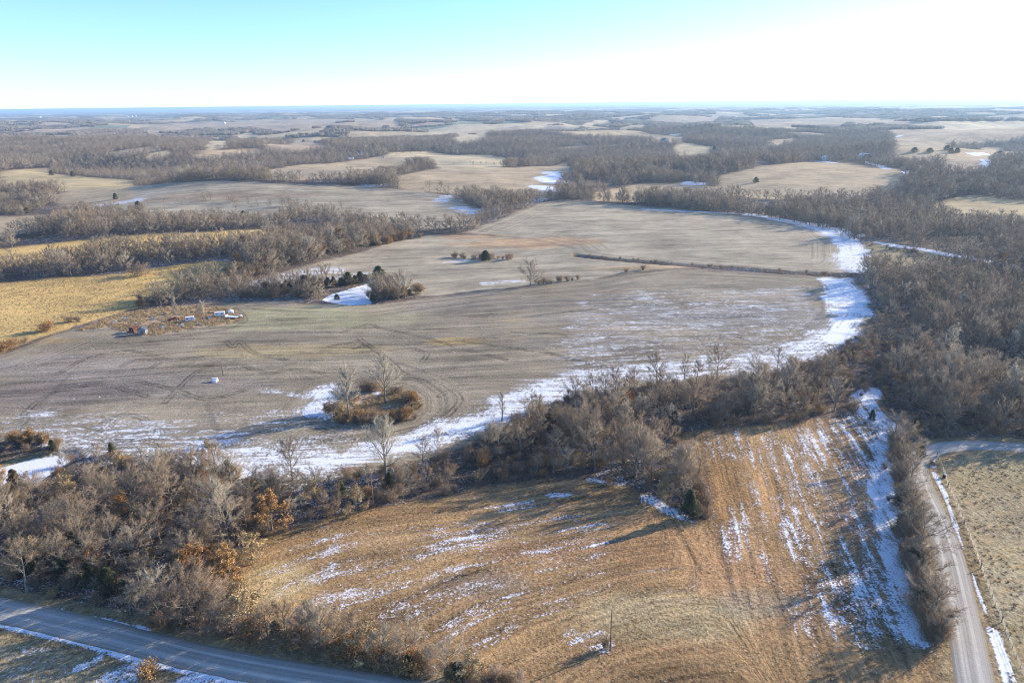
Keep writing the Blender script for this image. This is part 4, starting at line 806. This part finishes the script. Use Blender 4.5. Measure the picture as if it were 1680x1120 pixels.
LAND = [((447, 868), 'near orange corner oak'), ((633, 786), 'near large pale tree'), ((320, 955), 'near golden oak'), ((60, 760), 'near iced pond'), ((120, 990), 'close to road'), ((205, 850), 'near bright orange oak'), ((1130, 848), 'near pointed cedar'), ((1000, 790), 'by meadow edge'), ((1430, 660), 'near snow path'), ((1590, 722), 'above road bend'), ((1380, 560), 'by east snow'), ((820, 690), 'near snow band bend'), ((1640, 600), 'deep among other crowns'), ((1500, 560), 'among greyer upper crowns'), ((1077, 632), 'near snow-line trees'), ((480, 1050), 'near its wide left end'), ((700, 1100), 'toward its right end'), ((280, 745), 'against snowy stubble'), ((160, 890), 'around dark hollow'), ((560, 835), 'by left meadow edge')]
used = {}; cnt = {k: 0 for k in LIM}; rest = []; usedlab = set()
def put(i):
    kd, x, y, H, v, lab, cat, grp, wide, exp = ITEMS[i]; lst, h0, nm = KIND[kd]; s = H/h0
    R = np.random.default_rng(int(abs(x*131+y*17))); rz = R.uniform(0, 6.28)
    u, w_, _ = project(np.array([x]), np.array([y]), np.array([iz[i]])); u, w_ = float(u[0]), float(w_[0])
    if lab is None:
        ph, g = region(x, y, u, w_); l = min(LAND, key=lambda q: (q[0][0]-u)**2+2*(q[0][1]-w_)**2)[1]
        shape = {'bare_tree': '%s bare tree' % ('narrow' if v in (1, 5) else ('broad' if v in (2, 4) else 'rounded')), 'oak_tree': ('orange' if kd == 'OAK' else 'tan')+'-leaved tree', 'cedar_tree': 'dark evergreen cedar', 'shrub': ('leafy orange-brown' if kd == 'OSHRUB' else 'bare brown')+' shrub'}[nm]
        hw = HWORD(H) if nm in ('bare_tree', 'oak_tree') else ''
        lab = hw+shape+' '+ph
        if nm != 'shrub' or True: lab += ', '+l
        grp = g if nm != 'shrub' else g.replace('trees', 'shrubs')
    z = iz[i]-.05; sc = (s*wide, s*wide*R.uniform(.92, 1.08), s)
    if kd == 'MIDT': o = link('bare_tree', MID[v % 3])
    elif nm == 'shrub': o = link('shrub', lst[v % len(lst)])
    else:
        o = bpy.data.objects.new(nm, None); C.objects.link(o); o.empty_display_size = .5
        ms = lst[v % len(lst)]
        for me, pn in zip(ms, ('trunk', 'crown', 'leaves')): link(pn, me, o)
        if grp is None and not exp: grp = nm.replace('_', ' ')+'s'
    if len(lab.split()) > 16: lab = lab.replace(' in the ', ' in ')
    if grp is None and nm == 'cedar_tree': grp = 'scattered cedars'
    o.location = (x, y, z); o.rotation_euler = (0, 0, rz); o.scale = sc
    tag(o, lab, cat, grp); return o
for i in order:
    nm = KIND[ITEMS[i][0]][2]
    if size[i] > 0 and cnt[nm] < LIM[nm]: put(i); cnt[nm] += 1
    elif (px[i] > -500 and px[i] < W0+500 and size[i] >= 0): rest.append(i)
print('individuals', cnt, 'rest', len(rest))
# ---- the mass of woodland: points carrying instances
def instancer(name, pts, rot, scale, idx, sources, label, cat=None):
    me = bpy.data.meshes.new(name); me.vertices.add(len(pts)); me.vertices.foreach_set('co', np.asarray(pts, np.float32).ravel())
    a = me.attributes.new('s', 'FLOAT_VECTOR', 'POINT'); a.data.foreach_set('vector', np.asarray(scale, np.float32).ravel())
    a = me.attributes.new('r', 'FLOAT_VECTOR', 'POINT'); q = np.zeros((len(pts), 3), np.float32); q[:, 2] = rot; a.data.foreach_set('vector', q.ravel())
    a = me.attributes.new('k', 'INT', 'POINT'); a.data.foreach_set('value', np.asarray(idx, np.int32))
    o = link(name, me); ng = bpy.data.node_groups.new(name, 'GeometryNodeTree')
    ng.interface.new_socket('Geometry', in_out='INPUT', socket_type='NodeSocketGeometry'); ng.interface.new_socket('Geometry', in_out='OUTPUT', socket_type='NodeSocketGeometry')
    gi = ng.nodes.new('NodeGroupInput'); go = ng.nodes.new('NodeGroupOutput'); ip = ng.nodes.new('GeometryNodeInstanceOnPoints'); jn = ng.nodes.new('GeometryNodeJoinGeometry')
    for s in sources:
        oi = ng.nodes.new('GeometryNodeObjectInfo'); oi.inputs['Object'].default_value = s; oi.transform_space = 'ORIGINAL'
        g2 = ng.nodes.new('GeometryNodeGeometryToInstance'); ng.links.new(oi.outputs['Geometry'], g2.inputs[0]); ng.links.new(g2.outputs[0], jn.inputs[0])
    ng.links.new(gi.outputs[0], ip.inputs['Points']); ng.links.new(jn.outputs[0], ip.inputs['Instance']); ip.inputs['Pick Instance'].default_value = True
    for nm, ty, sk in (('k', 'INT', 'Instance Index'), ('r', 'FLOAT_VECTOR', 'Rotation'), ('s', 'FLOAT_VECTOR', 'Scale')):
        na = ng.nodes.new('GeometryNodeInputNamedAttribute'); na.data_type = ty; na.inputs['Name'].default_value = nm; ng.links.new(na.outputs[0], ip.inputs[sk])
    ng.links.new(ip.outputs[0], go.inputs[0]); md = o.modifiers.new('instances', 'NODES'); md.node_group = ng
    return tag(o, label, cat, kind='stuff')
def src(me): return bpy.data.objects.new(me.name, me)
def joined(name, ms):
    V = []; F3 = []; F4 = []; M3 = []; M4 = []; mats = []; c = 0
    for q, me in enumerate(ms):
        n = len(me.vertices); v = np.zeros(n*3, np.float32); me.vertices.foreach_get('co', v); V.append(v.reshape(-1, 3))
        li = np.zeros(len(me.loops), np.int32); me.loops.foreach_get('vertex_index', li); k = len(li)//len(me.polygons)
        (F3 if k == 3 else F4).append(li.reshape(-1, k)+c); (M3 if k == 3 else M4).append(np.full(len(me.polygons), q)); mats.append(me.materials[0]); c += n
    Fs = ([np.concatenate(F3)] if F3 else [])+([np.concatenate(F4)] if F4 else []); return mesh_np(name, np.concatenate(V), Fs, mats, np.concatenate(M3+M4))
nearsrc = [src(joined('n', m)) for m in NEAR]
groups_ = {'NEAR': (nearsrc, 12), 'TALL': ([src(joined('t', m)) for m in TALL], 18), 'OAK': ([src(joined('o', m)) for m in OAK], 9), 'TANO': ([src(joined('o', m)) for m in TANO], 9), 'SHRUB': ([src(m) for m in SHRUB], 3), 'OSHRUB': ([src(m) for m in OSHRUB], 3)}
midsrc = [src(m) for m in MID]
def emit(name, ids, sources, h0, label):
    if not len(ids): return
    R = np.random.default_rng(len(ids)); pts = np.array([(ix[i], iy[i], iz[i]-.05) for i in ids]); h = np.array([ih[i] for i in ids])/h0; wd = np.array([ITEMS[i][8] for i in ids])
    instancer(name, pts, R.uniform(0, 6.28, len(ids)), np.stack([h*wd, h*wd, h], 1), [ITEMS[i][4] % len(sources) for i in ids], sources, label)
rr_ = np.hypot(ix, iy)
nr = [i for i in rest if ITEMS[i][0] in ('NEAR', 'TALL', 'FIELD', 'MIDT')]
emit('woodland', [i for i in nr if rr_[i] < 300], nearsrc, 12, 'mass of bare grey-brown trees in the nearer woods')
emit('woodland', [i for i in nr if rr_[i] >= 300], midsrc, 12, 'mass of bare trees in the woods around the fields')
for kd, nm, lb in (('OAK', 'oak_woodland', 'scattered orange-leaved oaks within the woods'), ('TANO', 'oak_woodland', 'scattered tan-leaved trees within the woods'), ('SHRUB', 'undergrowth', 'tangled bare undergrowth beneath the woods'), ('OSHRUB', 'undergrowth', 'leafy brown undergrowth beneath the woods')):
    emit(nm, [i for i in rest if ITEMS[i][0] == kd], *groups_[kd], lb)
X, Y = woodfilter(*scatter(7.2, 560, 1150, 50, 3)); R = np.random.default_rng(9); n = len(X)
k = fbm(X/60, Y/60, 85, 2) > .30; X, Y = X[k], Y[k]; n = len(X)
H = (6.5+8*fbm(X/80, Y/80, 86, 2))*R.uniform(.75, 1.25, n)/12
instancer('woodland', np.stack([X, Y, hgt(X, Y)-.2], 1), R.uniform(0, 6.28, n), np.stack([H*1.15, H*1.15, H], 1), R.integers(0, 3, n), midsrc, 'bare grey woods in the middle distance')
print('mid', n)
X, Y = woodfilter(*scatter(9.0, 1150, 2400, 46, 4)); n = len(X); H = (6+8*fbm(X/120, Y/120, 87, 2))*R.uniform(.8, 1.25, n)/12
instancer('woodland', np.stack([X, Y, hgt(X, Y)-.3], 1), R.uniform(0, 6.28, n), np.stack([H*1.25, H*1.25, H], 1), R.integers(0, 3, n), [src(m) for m in FAR], 'far bare woods on the rolling land')
print('far', n)
X, Y = woodfilter(*scatter(25.0, 2400, 8000, 43, 5)); n = len(X); H = R.uniform(.8, 1.3, n)
instancer('woodland', np.stack([X, Y, hgt(X, Y)-1.], 1), R.uniform(0, 6.28, n), np.stack([H, H, H], 1), R.integers(0, 2, n), [src(grove_mesh(91)), src(grove_mesh(92))], 'distant bluish woods toward the horizon')
print('groves', n)

# ------------------------------------------------------------------ fence, poles, farmyard, houses
def utility_pole(p, H, label):
    e = empty('utility_pole', at(*p), label=label, cat='pole', group='wooden poles in the fields')
    part('pole', MB().tube([(0, 0, -.3), (0, 0, H)], [.13, .09], 8), MT['wood'], e, True)
    part('insulator', MB().tube([(0, 0, H), (0, 0, H+.14), (0, 0, H+.28)], [.05, .09, .03], 8), MT['tin'], e, True)
    part('guy_guard', MB().tube([(.21, 0, 0), (.17, 0, 2.4)], .035, 5), MT['tin'], e)
utility_pole((1001, 1066), 9.6, 'lone wooden utility pole beside the tan bush in the brown meadow')
utility_pole((613, 832), 10.5, 'wooden utility pole at the shaded edge of the meadow below the tree belt')
utility_pole((366, 616), 5.5, 'short thin pole in the stubble beside the white bundles')
FL = smooth_line(G([(1537, 748), (1548, 775), (1556, 800), (1566, 822), (1582, 860), (1598, 900), (1613, 943), (1636, 1001), (1660, 1063), (1692, 1140), (1730, 1230)]), .5)
fs = np.r_[0, np.cumsum(np.hypot(*np.diff(FL, axis=0).T))]
def fp(s): return np.array([np.interp(s, fs, FL[:, 0]), np.interp(s, fs, FL[:, 1])])
f0 = fp(0); fe = empty('wire_fence', f0, z=0.02, label='wire pasture fence on wooden posts to the right of the gravel road', cat='fence')
nP = min(100, int(fs[-1]/2.6)); heavy = 7
tops = []
for k in range(nP+1):
    q = fp(fs[-1]*k/nP); z = float(hgt(*q)); big = k % heavy == 0; h = 1.55 if big else 1.2; r = .13 if big else .05
    part('post', MB().tube([(q[0]-f0[0], q[1]-f0[1], z-.3), (q[0]-f0[0]+random.uniform(-.04, .04), q[1]-f0[1], z+h)], [r, r*.85], 7), MT['wood'], fe); tops.append((q[0]-f0[0], q[1]-f0[1], z))
for hh in (.3, .6, .85, 1.12): part('wire', MB().tube([(a, b, z+hh) for a, b, z in tops], .02, 3), MT['wire'], fe)
e = empty('steel_drum', at(1549, 783), label='dark steel drum with a white top lying near the road bend by the fence', cat='drum')
part('body', MB().tube([(0, 0, 0), (0, 0, .3), (0, 0, .33), (0, 0, .6), (0, 0, .63), (0, 0, .95)], [.4, .4, .43, .43, .4, .4], 14), MT['rubber'], e, True)
part('lid', MB().tube([(0, 0, .95), (0, 0, 1.05), (0, 0, 1.16)], [.42, .38, .12], 14), MT['white'], e, True)
def box_trailer(p, L, rz, label):
    e = empty('box_trailer', at(*p), rz, label=label, cat='trailer'); W_ = 2.0; H_ = 1.85; z = .55
    prof = [(-L/2, z), (L/2, z), (L/2, z+H_*.9), (L/2-.15, z+H_), (-L/2+.15, z+H_), (-L/2, z+H_*.9)]
    part('body', MB().prism(prof, -W_/2, W_/2), MT['white'], e)
    for s in (-1, 1):
        for x in (-.45, .45):
            w_ = part('wheel', MB().tube([(x, s*(W_/2+.02), .33), (x, s*(W_/2+.22), .33)], .33, 12), MT['rubber'], e)
            part('hub', MB().tube([(x, s*(W_/2+.22), .33), (x, s*(W_/2+.26), .33)], .15, 8), MT['tin'], w_)
    for x in (-L*.28, L*.22): part('window', MB().box((x, -W_/2-.02, z+.9), (.7, .05, .45)), MT['glass'], e)
    part('door', MB().box((L*.42-.1, -W_/2-.02, z+.1), (.5, .04, 1.4)), MT['bluewhite'], e)
    part('hitch', MB().tube([(L/2, 0, z), (L/2+.9, 0, .45)], .06, 6).tube([(L/2+.85, 0, .5), (L/2+.85, 0, 0)], .05, 6), MT['tin'], e)
box_trailer((312, 527), 4.0, math.radians(24), 'small white box trailer standing among weeds left of the slim bare tree')
box_trailer((361, 519), 4.9, math.radians(20), 'longer white box trailer at the right end of the farmyard')
def wagon(p, rz, label):
    e = empty('flat_wagon', at(*p), rz, label=label, cat='wagon')
    part('deck', MB().box((0, 0, .85), (6.2, 2.3, .14)), MT['bluewhite'], e)
    for y in (-.7, .7): part('beam', MB().box((0, y, .68), (5.8, .14, .165)), MT['rust'], e)
    for x in (-2, 2):
        for y in (-1, 1): part('wheel', MB().tube([(x, y*.9, .36), (x, y*1.12, .36)], .36, 12), MT['rubber'], e)
    part('headboard', MB().box((-3.02, 0, .995), (.1, 2.2, .7)), MT['bluewhite'], e)
    part('drawbar', MB().tube([(3.1, 0, .7), (4.6, 0, .35)], .06, 6), MT['rust'], e)
wagon((381, 522), math.radians(-14), 'pale flat wagon parked against the longer white trailer')
def tank(p, r, L, label):
    e = empty('liquid_tank', at(*p), .4, label=label, cat='tank'); n = 9
    part('tank', MB().tube([(-L/2, 0, r+.35), (-L/2+.12, 0, r+.35), (-L/2+.3, 0, r+.35), (L/2-.3, 0, r+.35), (L/2-.12, 0, r+.35), (L/2, 0, r+.35)], [r*.4, r*.85, r, r, r*.85, r*.4], 16), MT['white'], e, True)
    for x in (-L*.3, L*.3): part('cradle', MB().box((x, 0, 0), (.16, r*1.4, .5), 0, .9), MT['rust'], e)
    part('filler_cap', MB().tube([(0, 0, 2*r+.33), (0, 0, 2*r+.5)], .2, 10), MT['bluewhite'], e)
tank((379, 515), .95, 2.8, 'rounded white tank behind the pale flat wagon'); tank((395, 521), .6, 1.7, 'small white tank at the far right tip of the farmyard')
def gable(name, xy, w_, d, h, rise, rz, wall, roof, label, cat='building', chim=False, win=0, group=None, over=.3):
    e = empty(name, xy, rz, label=label, cat=cat, group=group)
    part('wall', MB().prism([(-w_/2, -1.2), (w_/2, -1.2), (w_/2, h), (0, h+rise), (-w_/2, h)], -d/2, d/2), wall, e)
    t = .16; k = rise/(w_/2); o = over
    rf = part('roof', MB().prism([(-w_/2-o, h-k*o+.02), (0, h+rise+.02), (w_/2+o, h-k*o+.02), (w_/2+o, h-k*o+.02+t), (0, h+rise+.02+t), (-w_/2-o, h-k*o+.02+t)], -d/2-o, d/2+o), roof, e)
    if chim: part('chimney', MB().box((w_*.18, 0, h+rise*.3), (.8, .8, rise+.9)), MT['brick'], rf)
    part('door', MB().box((0, -d/2-.03, 0), (min(1.0, w_*.3), .07, min(2.1, h*.8))), MT['wood'], e)
    for i in range(win):
        x = (-1, 1, -1, 1)[i]*w_*.30; y = -d/2-.03
        wd = part('window', MB().box((x, y, 1.0+(i//2)*2.4), (1.1, .08, 1.2)), MT['white'], e); part('pane', MB().box((x, y-.05, 1.1+(i//2)*2.4), (.9, .05, 1.0)), MT['glass'], wd)
    return e
gable('shed', at(235, 548), 3.3, 3.0, 2.6, 1.1, math.radians(8), MT['tin'], MT['roof'], 'small grey shed with a dark gable roof at the left end of the farmyard', 'shed')
gable('shed', at(220, 545), 2.6, 2.8, 2.3, .5, math.radians(-15), MT['rust'], MT['rust'], 'rusty red-brown shed just left of the small grey shed', 'shed')
def scrap(p, label, n, seed, m):
    R = random.Random(seed); e = empty('scrap_pile', at(*p), label=label, cat='scrap pile')
    for i in range(n):
        mb = MB().box((0, 0, 0), (R.uniform(1.2, 2.8), R.uniform(.6, 1.2), .06)); q = Matrix.Rotation(R.uniform(0, 6.28), 3, 'Z')@Matrix.Rotation(R.uniform(-.35, .35), 3, 'X')@Matrix.Rotation(R.uniform(-.3, .3), 3, 'Y')
        off = Vector((R.uniform(-.9, .9), R.uniform(-.6, .6), .15+i*.14)); mb.V = [tuple(q@Vector(v)+off) for v in mb.V]
        part('metal_sheet', mb, MT[m[i % len(m)]], e)
for i, (x, y, lb) in enumerate([(190, 530, 'pale rubble and boards at the left end of the farmyard'), (205, 524, 'scattered pale boards north of the dirt track in the farmyard'), (297, 535, 'broken boards among weeds below the dark truck'), (270, 516, 'grey boards at the back of the farmyard near the leaning tree'), (325, 533, 'tan boards in the weeds below the small trailer'), (345, 522, 'pale litter of boards left of the longer trailer'), (228, 531, 'heap of boards just behind the grey shed')]): scrap((x, y), lb, 5, 20+i, ('wood', 'tin', 'bluewhite'))
scrap((266, 538), 'low pile of grey scrap sheets right of the grey shed', 7, 3, ('tin', 'tin', 'wood')); scrap((250, 524), 'flat pale scrap sheets on the dirt track of the farmyard', 4, 5, ('bluewhite', 'tin'))
e = empty('old_truck', at(283, 526), .5, label='dark rusted truck body lying among weeds left of the small trailer', cat='truck')
part('cab', MB().box((1.2, 0, .7), (1.5, 1.7, 1.1), 0, .78), MT['redtin'], e); part('hood', MB().box((2.45, 0, .65), (1.0, 1.5, .55), 0, .93), MT['redtin'], e); part('bed', MB().box((-.9, 0, .7), (2.6, 1.8, .5)), MT['rust'], e)
part('window', MB().box((1.2, 0, 1.2), (1.2, 1.62, .42), 0, .9), MT['glass'], e)
for x in (-1.2, 2.1):
    for s in (-1, 1): part('wheel', MB().tube([(x, s*.78, .38), (x, s*.98, .38)], .38, 12), MT['rubber'], e)
for s in (-1, 1): part('headlight', MB().tube([(2.95, s*.5, .95), (3.0, s*.5, .95)], .14, 10), MT['white'], e)
c0 = at(352, 627); z0 = float(hgt(*c0)); bb = []
def bundle(x, y, z, rz, L, lb):
    prof = [(-L/2, .04), (-L/2+.1, 0), (L/2-.1, 0), (L/2, .08), (L/2, .36), (L/2-.12, .46), (-L/2+.12, .46), (-L/2, .36)]
    o = link('white_bundle', MB().prism(prof, -.36, .36).mesh('white_bundle', MT['bluewhite' if z < .4 else 'white'])); o.location = (c0[0]+x, c0[1]+y, z0+z-.02); o.rotation_euler = (0, 0, rz)
    tag(o, lb, 'bundle', 'white bundles heaped in the stubble')
for i, (x, y, z, rz, L, lb) in enumerate([(-.1, -.1, 0, .1, 1.7, 'lowest pale bundle at the near side of the heap'), (-.15, .7, 0, .15, 1.9, 'bottom white bundle in the middle of the heap'), (-.2, 1.5, 0, .08, 2.0, 'bottom white bundle at the back of the heap'), (-.1, .35, .47, .12, 1.7, 'second-tier white bundle at the front of the heap'), (-.15, 1.15, .47, .2, 1.8, 'second-tier white bundle at the back of the heap'), (-.25, 1.1, .94, .15, 2.0, 'topmost bright white bundle of the heap in the stubble')]): bundle(x, y, z, rz, L, lb)
HS = [((591, 254), 9, 13, 4, 4, -55, 'white', 'roof', 1, 2, 'white farmhouse with a long dark gable roof, right one of the near pair'), ((575, 261), 8, 11, 4, 4, -50, 'white', 'roof', 1, 2, 'white gabled house left of and nearer than its dark-roofed neighbour'),
 ((598, 242), 7, 9, 3.5, 2, -20, 'white', 'white', 0, 0, 'small all-white building above the two farmhouses'), ((629, 259), 4, 6, 3.4, 1.5, 10, 'white', 'roof', 0, 0, 'tiny white shed alone right of the two farmhouses'),
 ((1353, 264), 7, 9, 5, 3, 20, 'white', 'white', 1, 2, 'white house on the snowy patch left of the hilltop farm trees'), ((1417, 260), 9, 13, 4.5, 3, 35, 'white', 'white', 0, 2, 'white farm building at the crest of the right hill field'), ((1424, 261), 5, 7, 3, 1.5, 35, 'white', 'tin', 0, 0, 'low white outbuilding right of the hilltop farm building'),
 ((1438, 266), 5, 8, 3, 1.4, 0, 'white', 'white', 0, 0, 'white shed at the top of the snowy lane'), ((1090, 234), 14, 18, 5, 5, 15, 'bluewhite', 'roof', 1, 2, 'large house with dark roof on the wooded slope right of centre'), ((1064, 234), 8, 8, 4, 2, 0, 'white', 'white', 0, 0, 'pale outbuilding left of the large dark-roofed house'),
 ((1095, 209), 14, 16, 5, 4, 10, 'white', 'white', 0, 0, 'distant white barn left of its pair beyond the wooded slope'), ((1118, 211), 16, 20, 5, 4, 25, 'white', 'tin', 0, 0, 'distant white barn right of its pair beyond the wooded slope'),
 ((368, 203), 16, 20, 6, 5, 0, 'white', 'white', 0, 0, 'distant white farm building on the left plain'), ((209, 192), 22, 26, 7, 5, 10, 'white', 'white', 0, 0, 'bigger far white barn left of three on the plain'), ((217, 192), 18, 22, 7, 5, 0, 'white', 'white', 0, 0, 'far white barn in the middle of three on the plain'), ((223, 191.5), 16, 20, 6, 5, 0, 'white', 'white', 0, 0, 'far white barn right of three on the plain'),
 ((122, 195), 20, 24, 7, 5, 0, 'white', 'tin', 0, 0, 'far white barn left of the barn trio'), ((66, 193), 20, 24, 7, 5, 0, 'white', 'white', 0, 0, 'far white barn nearest the left frame edge')]
for p, a, b, h, rs, rz, wm, rm, ch, wn, lb in HS: gable('farm_building', at(*p), a, b, h, rs, math.radians(rz), MT[wm], MT[rm], lb, 'farmhouse' if ch else 'barn', bool(ch), wn, over=.5)
# ---- dry grass tufts, many thousands
def tuft(seed, H=.5, n=26):
    R = np.random.default_rng(seed); a = R.uniform(0, 6.28, n); e = R.uniform(.7, 1.45, n)
    D = np.stack([np.cos(a)*np.cos(e), np.sin(a)*np.cos(e), np.sin(e)], 1); V, F = cones(R.normal(0, .12, (n, 3))*np.array([1, 1, 0]), D, R.uniform(.5, 1, n)*H, R.uniform(.018, .035, n))
    return mesh_np('tuft', V, [F], [MT['straw']])
tsrc = [src(tuft(s)) for s in (1, 2, 3)]
def tufts(poly, sp, rmax, hs, seed, label, thr=.42):
    X, Y = scatter(sp, 90, rmax, 56, seed); k = sdf(poly, X, Y) > .5; k &= np.minimum(pdist(RL2, X, Y), pdist(RR2, X, Y)) > 4.2; X, Y = X[k], Y[k]
    nn = fbm(X/3, Y/3, seed, 3); k = nn > thr; X, Y, nn = X[k], Y[k], nn[k]; n = len(X); R = np.random.default_rng(seed); s = hs*R.uniform(.6, 1.3, n)*(.5+nn)
    instancer('dry_grass', np.stack([X, Y, hgt(X, Y)-.03], 1), R.uniform(0, 6.28, n), np.stack([s*1.4, s*1.4, s], 1), R.integers(0, 3, n), tsrc, label); print('tufts', n)
tufts(POLY['meadow'], .9, 270, .42, 101, 'tussocks of dry grass across the brown meadow')
tufts(POLY['pasture'], 1.5, 230, .8, 102, 'short dry grass tussocks in the pasture at right', .45)
tufts(POLY['gold'], 2.0, 560, 1.1, 103, 'tall golden prairie grass in the left field', .40)
tufts(YARD, 1.3, 450, 2.0, 104, 'dead weeds around the farmyard', .35); tufts(ISLAND, .9, 300, 1.6, 105, 'dead orange weeds on the brushy island', .35)
tufts(POLY['roadfield'], 1.3, 180, .8, 106, 'dry grass on the verge below the left road', .45)
# ------------------------------------------------------------------ haze
def build_haze():
    mb = MB().box((0, 0, -90), (101000, 101000, 90+CAMZ+1.5)); m = bpy.data.materials.new('haze'); m.use_nodes = True; t = m.node_tree
    t.nodes.remove(t.nodes['Principled BSDF']); v = t.nodes.new('ShaderNodeVolumePrincipled'); v.inputs['Density'].default_value = 0.000075
    v.inputs['Color'].default_value = (.50, .75, 1.0, 1); v.inputs['Anisotropy'].default_value = .3
    t.links.new(v.outputs[0], t.nodes['Material Output'].inputs['Volume'])
    tag(link('haze', mb.mesh('haze', m)), 'thin blue winter haze over the far land', kind='stuff')
build_haze()
